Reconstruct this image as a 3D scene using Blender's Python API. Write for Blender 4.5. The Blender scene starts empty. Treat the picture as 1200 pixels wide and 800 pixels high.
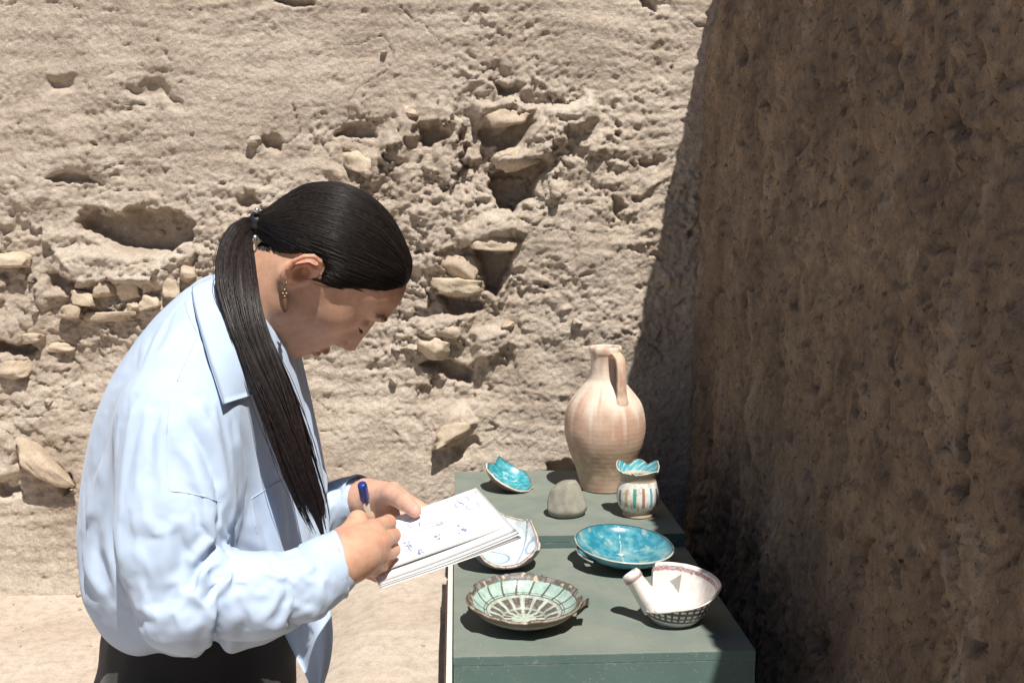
import bpy, bmesh, math, random
import numpy as np
from mathutils import Vector, Matrix
from mathutils.bvhtree import BVHTree

# ------------------------------------------------------------------ camera, sky, sun, exposure
scene = bpy.context.scene
CAM = np.array([0.0, 0.0, 1.45])
YAW, PITCH, FPX = math.radians(3.0), math.atan(157 / 1250), 1250.0
cam_data = bpy.data.cameras.new('camera')
cam_data.sensor_width = 36.0
cam_data.lens = 36.0 * FPX / 1200.0
cam_data.clip_start = 0.02
cam_data.clip_end = 900.0
cam = bpy.data.objects.new('camera', cam_data)
scene.collection.objects.link(cam)
cam.location = CAM
cam.rotation_euler = (math.pi / 2 - PITCH, 0, -YAW)
scene.camera = cam

SUN_TO = Vector((0.20, -0.56, 1.0)).normalized()          # towards the sun
sun_el = math.asin(SUN_TO.z)
sun_az = math.atan2(SUN_TO.x, SUN_TO.y)
world = bpy.data.worlds.new('World')
scene.world = world
world.use_nodes = True
wn = world.node_tree.nodes
sky = wn.new('ShaderNodeTexSky')
sky.sky_type = 'NISHITA'
sky.sun_disc = False
sky.sun_elevation = sun_el
sky.sun_rotation = sun_az
sky.dust_density = 0.4
sky.altitude = 2600.0
bg = wn['Background']
bg.inputs[1].default_value = 0.05
world.node_tree.links.new(sky.outputs[0], bg.inputs[0])

sun_data = bpy.data.lights.new('sun', 'SUN')
sun_data.energy = 5.0
sun_data.angle = math.radians(0.55)
sun_data.color = (1.0, 0.95, 0.87)
sun = bpy.data.objects.new('sun', sun_data)
scene.collection.objects.link(sun)
sun.location = (1.5, -2, 6)
sun.rotation_euler = SUN_TO.to_track_quat('Z', 'Y').to_euler()

scene.view_settings.view_transform = 'Standard'
scene.view_settings.look = 'None'
scene.view_settings.exposure = 0.4
scene.view_settings.gamma = 1.0
scene.view_settings.use_curve_mapping = False
scene.cycles.max_bounces = 6

# ------------------------------------------------------------------ helpers
_F = np.array([math.sin(YAW) * math.cos(PITCH), math.cos(YAW) * math.cos(PITCH), -math.sin(PITCH)])
_R = np.array([math.cos(YAW), -math.sin(YAW), 0.0])
_U = np.cross(_R, _F)

def at(px, py, Y):
    """point at depth Y seen at a place of the photograph"""
    d = _F + (px - 600) / FPX * _R - (py - 400) / FPX * _U
    return CAM + d * (Y / d[1])

def at_z(px, py, Z):
    d = _F + (px - 600) / FPX * _R - (py - 400) / FPX * _U
    return CAM + d * ((Z - CAM[2]) / d[2])

def to_px(P):
    v = np.asarray(P) - CAM
    w = v @ _F
    return 600 + FPX * (v @ _R) / w, 400 - FPX * (v @ _U) / w

def tag(o, label=None, category=None, group=None, kind=None):
    if label: o['label'] = label
    if category: o['category'] = category
    if group: o['group'] = group
    if kind: o['kind'] = kind
    return o

def mesh_obj(name, verts, faces, mat, parent=None, smooth=True, colors=None):
    me = bpy.data.meshes.new(name)
    if isinstance(verts, np.ndarray) and isinstance(faces, np.ndarray):
        n, m, k = len(verts), len(faces), faces.shape[1]
        me.vertices.add(n); me.vertices.foreach_set('co', verts.astype(np.float32).ravel())
        me.loops.add(m * k); me.loops.foreach_set('vertex_index', faces.astype(np.int32).ravel())
        me.polygons.add(m)
        me.polygons.foreach_set('loop_start', np.arange(0, m * k, k, dtype=np.int32))
        me.polygons.foreach_set('loop_total', np.full(m, k, dtype=np.int32))
        me.update(calc_edges=True); me.validate()
    else:
        me.from_pydata([tuple(v) for v in verts], [], [tuple(f) for f in faces]); me.update()
    if smooth:
        me.polygons.foreach_set('use_smooth', [True] * len(me.polygons))
    if colors is not None:
        ca = me.color_attributes.new('Col', 'FLOAT_COLOR', 'POINT')
        c = np.ones((len(me.vertices), 4), np.float32); c[:, :3] = colors
        ca.data.foreach_set('color', c.ravel())
    if mat: me.materials.append(mat)
    o = bpy.data.objects.new(name, me)
    scene.collection.objects.link(o)
    if parent: o.parent = parent
    return o

def empty(name, loc=(0, 0, 0)):
    o = bpy.data.objects.new(name, None)
    o.empty_display_size = 0.05
    scene.collection.objects.link(o)
    o.location = loc
    return o

def grid_faces(nu, nv, wrap_u=False):
    i = np.arange(nu if wrap_u else nu - 1); j = np.arange(nv - 1)
    I, J = np.meshgrid(i, j, indexing='ij')
    I2 = (I + 1) % nu
    return np.stack([I * nv + J, I2 * nv + J, I2 * nv + J + 1, I * nv + J + 1], -1).reshape(-1, 4)

# ---- noise
def _hash(ix, iy, iz, seed):
    h = (ix.astype(np.int64) * 374761393 + iy.astype(np.int64) * 668265263 + iz.astype(np.int64) * 2147483647 // 7 + seed * 1274126177) & 0xffffffff
    h = ((h ^ (h >> 13)) * 1274126177) & 0xffffffff
    h = ((h ^ (h >> 16)) * 2246822519) & 0xffffffff
    h = h ^ (h >> 15)
    return h

def noise2(x, y, seed=0):
    """gradient noise, about -1..1"""
    ix, iy = np.floor(x), np.floor(y)
    fx, fy = x - ix, y - iy
    ux = fx * fx * fx * (fx * (fx * 6 - 15) + 10); uy = fy * fy * fy * (fy * (fy * 6 - 15) + 10)
    z = np.zeros(1)
    def g(ox, oy):
        a = _hash(ix + ox, iy + oy, z, seed) * (2 * math.pi / 4294967296.0)
        return np.cos(a) * (fx - ox) + np.sin(a) * (fy - oy)
    n0 = g(0, 0) * (1 - ux) + g(1, 0) * ux
    n1 = g(0, 1) * (1 - ux) + g(1, 1) * ux
    return (n0 * (1 - uy) + n1 * uy) * 1.5

def fbm2(x, y, octv=4, seed=0, gain=0.5, lac=2.03):
    s = np.zeros(np.broadcast(x, y).shape); a = 1.0
    for k in range(octv):
        s += a * noise2(x, y, seed + 17 * k); a *= gain; x = x * lac + 3.1; y = y * lac - 1.7
    return s

def billow2(x, y, octv=4, seed=0, gain=0.5):
    s = np.zeros(np.broadcast(x, y).shape); a = 1.0
    for k in range(octv):
        s += a * np.abs(noise2(x, y, seed + 31 * k)); a *= gain; x = x * 2.07 + 1.3; y = y * 2.07 + 5.9
    return s

def vnoise3(P, seed=0):
    """value noise in 3d, -1..1"""
    i = np.floor(P); f = P - i; u = f * f * (3 - 2 * f); r = 0
    for a in (0, 1):
        for b in (0, 1):
            for c in (0, 1):
                w = (u[..., 0] if a else 1 - u[..., 0]) * (u[..., 1] if b else 1 - u[..., 1]) * (u[..., 2] if c else 1 - u[..., 2])
                r = r + w * (_hash(i[..., 0] + a, i[..., 1] + b, i[..., 2] + c, seed) / 2147483648.0 - 1)
    return r

def worley2(x, y, seed=0):
    """distance to nearest and second nearest feature point, and a random id value"""
    ix, iy = np.floor(x), np.floor(y)
    d1 = np.full(x.shape, 9.0); d2 = np.full(x.shape, 9.0); idv = np.zeros(x.shape); z = np.zeros(1)
    for ox in (-1, 0, 1):
        for oy in (-1, 0, 1):
            h = _hash(ix + ox, iy + oy, z, seed); h2 = _hash(ix + ox, iy + oy, z, seed + 77)
            px = ix + ox + h / 4294967296.0; py = iy + oy + h2 / 4294967296.0
            d = np.hypot(px - x, py - y)
            near = d < d1
            d2 = np.where(near, d1, np.minimum(d2, d)); d1 = np.where(near, d, d1)
            idv = np.where(near, (h ^ (h2 >> 3)) % 1000 / 1000.0, idv)
    return d1, d2, idv

def facets2(x, y, seed=0):
    """broken clods: every cell is a flat face with its own height and tilt"""
    ix, iy = np.floor(x), np.floor(y); z = np.zeros(1)
    d1 = np.full(x.shape, 9.0); out = np.zeros(x.shape)
    for ox in (-1, 0, 1):
        for oy in (-1, 0, 1):
            h = [_hash(ix + ox, iy + oy, z, seed + 19 * k) / 4294967296.0 for k in range(5)]
            dx, dy = x - (ix + ox + h[0]), y - (iy + oy + h[1]); d = np.hypot(dx, dy); near = d < d1
            out = np.where(near, h[2] - .5 + 1.3 * (h[3] - .5) * dx + 1.3 * (h[4] - .5) * dy, out); d1 = np.where(near, d, d1)
    return out

def sstep(a, b, x):
    t = np.clip((x - a) / (b - a), 0, 1)
    return t * t * (3 - 2 * t)

def poly_sd(px, py, poly):
    """signed distance to a polygon, negative inside"""
    poly = np.asarray(poly, float); n = len(poly)
    d = np.full(px.shape, 1e9); inside = np.zeros(px.shape, bool)
    for k in range(n):
        a, b = poly[k], poly[(k + 1) % n]
        e = b - a
        t = np.clip(((px - a[0]) * e[0] + (py - a[1]) * e[1]) / (e @ e + 1e-12), 0, 1)
        d = np.minimum(d, np.hypot(px - a[0] - t * e[0], py - a[1] - t * e[1]))
        c = ((a[1] > py) != (b[1] > py)) & (px < (b[0] - a[0]) * (py - a[1]) / (b[1] - a[1] + 1e-12) + a[0])
        inside ^= c
    return np.where(inside, -d, d)

# ---- materials
def new_mat(name):
    m = bpy.data.materials.new(name); m.use_nodes = True
    return m, m.node_tree.nodes, m.node_tree.links, m.node_tree.nodes['Principled BSDF']

def ramp(nodes, stops):
    r = nodes.new('ShaderNodeValToRGB')
    el = r.color_ramp.elements
    while len(el) < len(stops): el.new(0.5)
    for e, (p, c) in zip(el, stops):
        e.position = p; e.color = (*c, 1)
    return r

def noise_node(nodes, links, scale, detail=6, rough=0.6, vec=None, dist=0.0):
    n = nodes.new('ShaderNodeTexNoise')
    n.inputs['Scale'].default_value = scale; n.inputs['Detail'].default_value = detail
    n.inputs['Roughness'].default_value = rough; n.inputs['Distortion'].default_value = dist
    if vec is not None: links.new(vec, n.inputs['Vector'])
    return n

def mixrgb(nodes, links, mode, fac, a, b):
    m = nodes.new('ShaderNodeMix'); m.data_type = 'RGBA'; m.blend_type = mode
    for sock, v in ((m.inputs[0], fac), (m.inputs[6], a), (m.inputs[7], b)):
        if hasattr(v, 'is_linked'): links.new(v, sock)
        elif isinstance(v, tuple): sock.default_value = (*v, 1)
        else: sock.default_value = v
    return m.outputs[2]

def earth_mat(name, stops, scale=1.0, bump=0.6, stretch=(1, 1, 1), bump_scale=60, spots=None, bump_dist=0.004, grit=None):
    m, nd, lk, b = new_mat(name)
    tc = nd.new('ShaderNodeTexCoord'); mp = nd.new('ShaderNodeMapping')
    mp.inputs['Scale'].default_value = stretch
    lk.new(tc.outputs['Object'], mp.inputs[0]); v = mp.outputs[0]
    n1 = noise_node(nd, lk, 3.2 * scale, 8, 0.62, v, 0.4)
    r1 = ramp(nd, stops); lk.new(n1.outputs[0], r1.inputs[0])
    n2 = noise_node(nd, lk, 38 * scale, 6, 0.7, v)
    r2 = ramp(nd, [(0.30, (0.66, 0.64, 0.62)), (0.55, (1, 1, 1)), (0.8, (1.12, 1.1, 1.06))]); lk.new(n2.outputs[0], r2.inputs[0])
    col = mixrgb(nd, lk, 'MULTIPLY', 0.7, r1.outputs[0], r2.outputs[0])
    n3 = noise_node(nd, lk, 170 * scale, 3, 0.6, v)
    r3 = ramp(nd, [(0.32, (0.7, 0.68, 0.66)), (0.5, (1, 1, 1)), (0.75, (1.1, 1.1, 1.1))]); lk.new(n3.outputs[0], r3.inputs[0])
    col = mixrgb(nd, lk, 'MULTIPLY', 0.55, col, r3.outputs[0])
    if spots:
        n4 = noise_node(nd, lk, spots[0], 3, 0.5, v)
        r4 = ramp(nd, [(spots[1], (0, 0, 0)), (spots[1] + 0.06, (1, 1, 1))]); lk.new(n4.outputs[0], r4.inputs[0])
        col = mixrgb(nd, lk, 'MIX', r4.outputs[0], col, spots[2])
    if grit:                                             # dark crumbs and pale grains, not stretched
        for sc_, lo_, hi_, c_ in grit:
            g_ = noise_node(nd, lk, sc_, 4, 0.65, tc.outputs['Object'], 0.5)
            rg_ = ramp(nd, [(lo_, (0, 0, 0)), (hi_, (.85, .85, .85))] if lo_ < hi_ else [(hi_, (.85, .85, .85)), (lo_, (0, 0, 0))]); lk.new(g_.outputs[0], rg_.inputs[0])
            col = mixrgb(nd, lk, 'MIX', rg_.outputs[0], col, c_)
    lk.new(col, b.inputs['Base Color'])
    b.inputs['Roughness'].default_value = 0.95
    b.inputs['Specular IOR Level'].default_value = 0.15
    nb = noise_node(nd, lk, bump_scale, 8, 0.72, v)
    bp = nd.new('ShaderNodeBump'); bp.inputs['Strength'].default_value = bump; bp.inputs['Distance'].default_value = bump_dist
    lk.new(nb.outputs[0], bp.inputs['Height']); lk.new(bp.outputs[0], b.inputs['Normal'])
    return m

def vcol_mat(name, rough=0.4, spec=0.5, grime=0.35, grime_scale=60, bump=0.15, coat=0.0, bump_scale=120):
    """glaze or paint whose pattern is a colour attribute, with procedural wear over it"""
    m, nd, lk, b = new_mat(name)
    a = nd.new('ShaderNodeVertexColor'); a.layer_name = 'Col'
    tc = nd.new('ShaderNodeTexCoord')
    n = noise_node(nd, lk, grime_scale, 6, 0.68, tc.outputs['Object'])
    r = ramp(nd, [(0.3, (0.62, 0.58, 0.52)), (0.5, (1, 1, 1)), (0.75, (1.08, 1.08, 1.08))]); lk.new(n.outputs[0], r.inputs[0])
    lk.new(mixrgb(nd, lk, 'MULTIPLY', grime, a.outputs[0], r.outputs[0]), b.inputs['Base Color'])
    b.inputs['Roughness'].default_value = rough; b.inputs['Specular IOR Level'].default_value = spec
    b.inputs['Coat Weight'].default_value = coat; b.inputs['Coat Roughness'].default_value = 0.25
    nb = noise_node(nd, lk, bump_scale, 5, 0.6, tc.outputs['Object'])
    bp = nd.new('ShaderNodeBump'); bp.inputs['Strength'].default_value = bump; bp.inputs['Distance'].default_value = 0.003
    lk.new(nb.outputs[0], bp.inputs['Height']); lk.new(bp.outputs[0], b.inputs['Normal'])
    return m

def plain_mat(name, col, rough=0.6, spec=0.4, var=0.2, scale=40, bump=0.1, metallic=0.0):
    m, nd, lk, b = new_mat(name)
    tc = nd.new('ShaderNodeTexCoord')
    n = noise_node(nd, lk, scale, 6, 0.65, tc.outputs['Object'])
    r = ramp(nd, [(0.3, tuple(c * (1 - var) for c in col)), (0.7, tuple(min(1, c * (1 + var)) for c in col))])
    lk.new(n.outputs[0], r.inputs[0]); lk.new(r.outputs[0], b.inputs['Base Color'])
    b.inputs['Roughness'].default_value = rough; b.inputs['Specular IOR Level'].default_value = spec
    b.inputs['Metallic'].default_value = metallic
    bp = nd.new('ShaderNodeBump'); bp.inputs['Strength'].default_value = bump; bp.inputs['Distance'].default_value = 0.002
    lk.new(n.outputs[0], bp.inputs['Height']); lk.new(bp.outputs[0], b.inputs['Normal'])
    return m
# ------------------------------------------------------------------ ground
M_ground = earth_mat('packed_earth', [(0.3, (0.45, 0.375, 0.31)), (0.5, (0.50, 0.425, 0.355)), (0.7, (0.54, 0.47, 0.40))], scale=0.8, bump=0.25, bump_scale=90)
ax = np.concatenate([[-400, -120, -30, -10, -4.5], np.arange(-3.2, 1.4, 0.02), [2, 4, 10, 30, 120, 400]])
ay = np.concatenate([[-400, -120, -30, -8, -2, 0], np.arange(0.6, 4.3, 0.02), [5, 8, 20, 60, 150, 400]])
GX, GY = np.meshgrid(ax, ay, indexing='ij')
GZ = 0.012 * fbm2(GX * 1.3, GY * 1.3, 4, 5) + 0.0035 * fbm2(GX * 14, GY * 14, 3, 9)
d1, d2, _i = worley2(GX * 9, GY * 9, 3)
GZ += 0.006 * np.clip(0.28 - d1, 0, 1) * (noise2(GX * 2, GY * 2, 8) > 0.1)
GZ += 0.03 * np.exp(-np.clip(3.96 - GY, 0, 9) / 0.035) * (0.7 + 0.5 * noise2(GX * 6, GX * 0, 4)) * (GY < 4.3)
GZ += 0.34 * sstep(3.98, 3.25, GY) * sstep(1.75, 2.1, GY) * sstep(-0.85, -0.2, GX) * sstep(0.25, 0.1, GX)  # added earth bank left of the plinths, shaped to narrow their shadow on the ground
GZ *= (np.abs(GX) < 6) & (np.abs(GY) < 7)
GZ[:, :6] = 0
ground = mesh_obj('ground', np.stack([GX, GY, GZ], -1).reshape(-1, 3), grid_faces(len(ax), len(ay)), M_ground)
tag(ground, kind='structure')

# ------------------------------------------------------------------ the sunlit earth wall at the back
M_wall = earth_mat('sunlit_earth', [(0.26, (0.40, 0.325, 0.26)), (0.43, (0.505, 0.424, 0.35)), (0.57, (0.57, 0.49, 0.41)), (0.74, (0.66, 0.585, 0.50))],
                   scale=0.9, bump=1.0, bump_scale=95, spots=(26, 0.69, (0.62, 0.55, 0.45)), bump_dist=0.009)
WY = 4.0
def wpx(pts):
    return [(p[0], p[2]) for p in (at(x, y, WY) for x, y in pts)]
wx = np.arange(-2.45, 1.35, 0.0060); wz = np.arange(-0.12, 2.62, 0.0060)
wx = np.concatenate([np.arange(-5.0, -2.45, 0.04), wx]); wz = np.concatenate([wz, np.arange(2.62, 3.3, 0.03)])
X, Z = np.meshgrid(wx, wz, indexing='ij')
WXW = X + 0.03 * fbm2(X * 5, Z * 5, 3, 41); WZW = Z + 0.03 * fbm2(X * 5, Z * 5, 3, 43)
def wall_relief():
    px, py = to_px(np.stack([X, np.full(X.shape, WY), Z], -1))
    # how rough each zone is: smooth plaster above, crumbled belt in the middle, smeared clay below
    rough = 0.15 + 0.74 * np.exp(-((py - 290 + 0.10 * (px - 300)) / 150.0) ** 2) + 0.45 * np.exp(-((px - 600) / 170.0) ** 2 - ((py - 260) / 190.0) ** 2)
    rough = rough * (0.62 + 0.85 * fbm2(X * 2.3, Z * 2.6, 3, 51)); rough = np.clip(rough, 0.12, 1.4)
    h = 0.030 * fbm2(X * 1.6, Z * 1.8, 3, 1)
    b = billow2(WXW * 6, WZW * 7.5, 4, 7, 0.52)
    h += 0.020 * rough * (b - 0.5)
    fm = sstep(-.25, .35, noise2(X * 3.1, Z * 3.7, 87)) * rough
    h += 0.016 * fm * facets2(WXW * 11 + .4 * noise2(X * 40, Z * 40, 88), WZW * 13, 201) + 0.010 * fm * facets2(WXW * 27, WZW * 33 + .3 * noise2(X * 70, Z * 70, 89), 203)
    h += 0.0030 * facets2(X * 70, Z * 76, 207) * (.3 + .7 * rough)
    led = np.exp(-((px - 605) / 105) ** 2 - ((py - 175) / 85) ** 2) + np.exp(-((px - 530) / 80) ** 2 - ((py - 370) / 110) ** 2) + .8 * np.exp(-((px - 110) / 130) ** 2 - ((py - 330) / 70) ** 2) + .7 * np.exp(-((px - 460) / 90) ** 2 - ((py - 165) / 50) ** 2) + .5 * np.exp(-((px - 30) / 80) ** 2 - ((py - 470) / 90) ** 2)
    h += led * (0.046 * facets2(WXW * 6.5 + .25 * noise2(X * 30, Z * 30, 91), WZW * 8.5 + .25 * noise2(X * 30, Z * 30, 92), 221) + 0.020 * facets2(WXW * 15, WZW * 19, 223))
    h += 0.007 * rough * fbm2(WXW * 22, WZW * 26, 3, 13)
    h += 0.0055 * (0.5 + 0.6 * rough) * fbm2(X * 58, Z * 72, 3, 19, 0.62)
    # strata
    h += 0.007 * noise2(X * 1.5 + 3, Z * 26 + 1.5 * noise2(X * 2, Z * 2, 3), 23) * (0.6 + 0.5 * rough)
    # clods
    d1, d2, idv = worley2(WXW * 13, WZW * 15, 61)
    h += rough * (idv > 0.6) * 0.022 * np.clip(0.42 - d1, 0, 1) / 0.42
    d1, d2, idv = worley2(X * 34 + 2 * noise2(X * 9, Z * 9, 2), Z * 38, 67)
    h += rough * (idv > 0.5) * 0.007 * np.clip(0.45 - d1, 0, 1) / 0.45
    # small sharp pits and cracks
    pit = noise2(WXW * 11, WZW * 17, 71) + 0.45 * noise2(WXW * 33, WZW * 40, 73)
    h -= 0.040 * sstep(0.68, 0.95, pit) * np.clip(rough, 0.2, 1.0)
    pit2 = noise2(WXW * 30, WZW * 46, 75) + 0.3 * noise2(X * 80, Z * 90, 77)
    h -= 0.014 * sstep(0.66, 0.85, pit2) * np.clip(rough, 0.2, .8)
    crack = np.abs(noise2(WXW * 2.6, WZW * 4.4, 81))
    h -= 0.012 * (1 - sstep(0.0, 0.016, crack)) * sstep(-0.1, 0.4, noise2(X * 2, Z * 2, 83))
    # hollows and ledges that can be made out one by one (metres deep, edge softness)
    C = [([(90, 254), (128, 248), (215, 250), (230, 262), (224, 285), (190, 307), (165, 292), (140, 284), (108, 276), (92, 264)], .125, .016),
         ([(578, 197), (642, 188), (640, 206), (620, 226), (603, 250), (585, 245), (577, 226)], .14, .014),
         ([(553, 292), (602, 293), (598, 316), (580, 344), (562, 336), (558, 312)], .11, .014),
         ([(510, 348), (564, 352), (561, 364), (540, 371), (518, 366)], .075, .012),
         ([(493, 428), (520, 420), (556, 430), (553, 452), (525, 447)], .09, .016),
         ([(490, 150), (515, 136), (529, 160), (510, 178), (492, 172)], .09, .016),
         ([(400, 148), (432, 138), (442, 158), (415, 170), (394, 164)], .07, .016),
         ([(574, 99), (611, 100), (600, 114), (580, 112)], .06, .012),
         ([(564, 157), (624, 132), (629, 142), (600, 162), (570, 166)], .07, .012),
         ([(48, 97), (82, 88), (88, 105), (58, 112)], .03, .02),
         ([(-10, 404), (30, 405), (38, 416), (10, 424), (-10, 420)], .08, .014),
         ([(28, 520), (48, 520), (92, 568), (80, 578), (48, 556), (22, 540)], .07, .014),
         ([(312, 156), (336, 160), (331, 174), (312, 170)], .045, .014),
         ([(60, 320), (98, 326), (88, 337), (64, 335)], .05, .014),
         ([(-5, 568), (20, 566), (34, 576), (8, 580)], .05, .012),
         ([(720, 228), (734, 240), (726, 262), (716, 250)], .05, .014),
         ([(745, 185), (775, 183), (772, 192), (748, 192)], .04, .01),
         ([(640, 545), (668, 540), (690, 552), (676, 566), (640, 562)], .06, .014),
         ([(278, 232), (300, 226), (310, 244), (286, 250)], .05, .014),
         ([(150, 105), (190, 100), (214, 124), (170, 120)], .018, .02),
         ([(60, 210), (100, 204), (108, 216), (70, 222)], .05, .014),
         ([(320, 0), (372, -6), (374, 2), (330, 10)], .045, .012),
         ([(742, -6), (768, 4), (766, 16), (748, 10)], .05, .012),
         ([(525, 520), (560, 510), (566, 520), (535, 530)], .035, .012)]
    def window(poly):
        p = np.array(poly); a, b = p.min(0) - .16, p.max(0) + .16
        return (slice(int(np.searchsorted(wx, a[0])), int(np.searchsorted(wx, b[0]))), slice(int(np.searchsorted(wz, a[1])), int(np.searchsorted(wz, b[1]))))
    for pts, dep, soft in C:
        poly = wpx(pts); w = window(poly)
        sd = poly_sd(WXW[w] + 0.008 * noise2(X[w] * 17, Z[w] * 17, 5) + 0.008 * noise2(X[w] * 44, Z[w] * 44, 15), WZW[w] + 0.008 * noise2(X[w] * 17, Z[w] * 17, 6) + 0.008 * noise2(X[w] * 44, Z[w] * 44, 16), poly)
        h[w] = h[w] * (1 - 0.5 * sstep(soft, -soft, sd)) - dep * sstep(soft * 0.55, -soft * 1.1, sd)
    L = [([(574, 192), (600, 168), (640, 128), (690, 112), (694, 130), (668, 160), (642, 186), (600, 197)], .075, .03),
         ([(565, 128), (600, 116), (626, 128), (600, 145), (570, 150)], .05, .02),
         ([(495, 378), (520, 362), (552, 374), (548, 398), (510, 400)], .05, .02),
         ([(505, 520), (520, 490), (552, 482), (560, 496), (530, 520)], .045, .02),
         ([(-20, 500), (10, 505), (30, 520), (20, 560), (-20, 556)], .05, .03),
         ([(380, 205), (440, 175), (445, 200), (400, 220)], .03, .02),
         ([(545, 262), (600, 246), (612, 268), (580, 284), (548, 284)], .05, .02),
         ([(560, 395), (590, 380), (604, 405), (575, 428), (555, 420)], .05, .025),
         ([(450, 150), (478, 130), (490, 150), (470, 190), (450, 185)], .045, .02),
         ([(60, 300), (140, 286), (200, 310), (190, 335), (80, 330)], .05, .03),
         ([(-20, 150), (60, 120), (120, 190), (60, 240), (-20, 230)], .03, .06),
         ([(650, 300), (730, 280), (750, 400), (690, 450), (640, 400)], .03, .07)]
    for pts, hgt, soft in L:
        poly = wpx(pts); w = window(poly)
        h[w] += hgt * sstep(soft, -soft, poly_sd(WXW[w], WZW[w], poly))
    # footing slopes out a little
    h += 0.03 * np.exp(-np.clip(Z, 0, 9) / 0.06) + 0.03 * np.exp(-np.clip(Z, 0, 9) / 0.3)
    return h
WH = wall_relief()
back_wall = mesh_obj('earth_wall', np.stack([X, WY - WH, Z], -1).reshape(-1, 3), grid_faces(len(wx), len(wz)), M_wall)
tag(back_wall, 'sunlit crumbling tan mud wall with hollows and stones behind the woman', 'wall')

def wall_y(x, z):
    i = int(np.clip(np.searchsorted(wx, x), 0, len(wx) - 1)); j = int(np.clip(np.searchsorted(wz, z), 0, len(wz) - 1))
    return WY - WH[i, j]

# stones and bricks set in the wall
M_stone = earth_mat('pale_stone', [(0.3, (0.42, 0.335, 0.25)), (0.5, (0.54, 0.45, 0.345)), (0.7, (0.63, 0.54, 0.43))], scale=2.5, bump=0.6, bump_scale=60)
M_stone2 = earth_mat('dusty_stone', [(0.3, (0.39, 0.31, 0.23)), (0.5, (0.48, 0.39, 0.30)), (0.7, (0.56, 0.47, 0.37))], scale=2.5, bump=0.8, bump_scale=60)
def stone_mesh(sx, sy, sz, seed, blocky=0.5):
    """a chipped stone: a rounded block cut by random planes"""
    rng = np.random.default_rng(seed)
    bm = bmesh.new()
    bmesh.ops.create_cube(bm, size=2.0)
    bmesh.ops.subdivide_edges(bm, edges=bm.edges[:], cuts=7, use_grid_fill=True)
    V = np.array([v.co[:] for v in bm.verts])
    n = V / np.linalg.norm(V, axis=1)[:, None]
    V = V * blocky + n * 1.12 * (1 - blocky)
    for k in range(11):                              # facets
        a = rng.normal(size=3); a /= np.linalg.norm(a); c = rng.uniform(0.66, 0.95)
        t = np.maximum(V @ a - c, 0); V -= 0.9 * t[:, None] * a
    V += n * (0.17 * vnoise3(V * 1.6 + seed, seed) + 0.09 * vnoise3(V * 4.0 + seed, seed + 1) + 0.03 * vnoise3(V * 9 + seed, seed + 2))[:, None]
    V *= np.array([sx, sy, sz]) / 2
    for v, c in zip(bm.verts, V): v.co = c
    me = bpy.data.meshes.new('stone'); bm.to_mesh(me); bm.free()
    for p in me.polygons: p.use_smooth = True
    return me
def wall_stone(px, py, w, hgt, rot=0, proud=0.5, mat=None, blocky=0.55, name='stone', depth=None, seed=None, sink=None):
    k = WY / FPX
    sx, sz = w * k, hgt * k; sy = depth or 0.9 * min(sx, sz) + 0.03
    c = at(px, py, WY)
    me = stone_mesh(sx, sy, sz, seed or int(px * 7 + py), blocky); me.name = name
    me.materials.append(mat or M_stone)
    o = bpy.data.objects.new(name, me); scene.collection.objects.link(o); o.parent = back_wall
    ys = wall_y(c[0], c[2]) if sink is None else WY - sink
    o.location = (c[0], ys + sy * (0.5 - proud), c[2]); o.rotation_euler = (random.uniform(-.15, .15), math.radians(-rot), random.uniform(-.2, .2))
    return o
random.seed(4)
wall_stone(12, 303, 56, 19, 1, 0.6, blocky=0.9, name='brick', sink=0.0)
for a in [(125, 338, 24, 24, 8), (152, 337, 30, 28, -10), (176, 352, 26, 20, 15), (84, 364, 28, 17, 5), (104, 350, 34, 20, -8), (178, 332, 24, 16, 20),
          (200, 338, 26, 22, -12), (220, 320, 22, 20, 18), (158, 358, 20, 14, 0)]:
    wall_stone(*a, proud=0.46, sink=0.015, blocky=.72, mat=random.choice([M_stone, M_stone2]))
wall_stone(132, 369, 66, 15, 2, 0.55, M_stone2, 0.5, sink=0.0)
wall_stone(418, 189, 38, 27, 4, 0.5, sink=0.0, blocky=.7)
wall_stone(592, 138, 46, 22, 8, 0.4, M_stone2, 0.5)
wall_stone(606, 184, 56, 28, 20, 0.6, M_stone, 0.6, sink=-0.02)
wall_stone(592, 262, 36, 22, 6, 0.45, M_stone2, 0.65, sink=0.0)
wall_stone(577, 284, 52, 19, -2, 0.65, M_stone, 0.7, sink=0.02)
wall_stone(540, 310, 52, 34, -6, 0.42, M_stone2, 0.65, sink=0.0)
wall_stone(537, 337, 60, 21, -3, 0.6, M_stone, 0.8, sink=0.02)
wall_stone(524, 383, 50, 27, 5, 0.45, M_stone2, 0.7, sink=0.01)
wall_stone(505, 407, 40, 28, -18, 0.5, M_stone, 0.75, sink=0.01)
wall_stone(528, 505, 50, 24, 28, 0.35, M_stone, 0.6)
wall_stone(60, 542, 84, 20, -42, 0.72, M_stone2, 0.9, name='brick', sink=0.02, depth=0.13)
wall_stone(14, 432, 46, 22, 6, 0.5, M_stone2, 0.4)
wall_stone(66, 407, 38, 14, -5, 0.5, M_stone, 0.5)
wall_stone(40, 395, 30, 12, 8, 0.5, M_stone, 0.5)
for k in range(30):                                   # small loose clods in the crumbled belt
    px, py = random.uniform(0, 740), random.gauss(300, 110)
    if 60 < py < 540:
        s = random.uniform(5, 11)
        wall_stone(px, py, s * random.uniform(1, 1.6), s, random.uniform(-30, 30), 0.5, random.choice([M_stone2, M_wall, M_wall]), 0.5, seed=900 + k)

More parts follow.
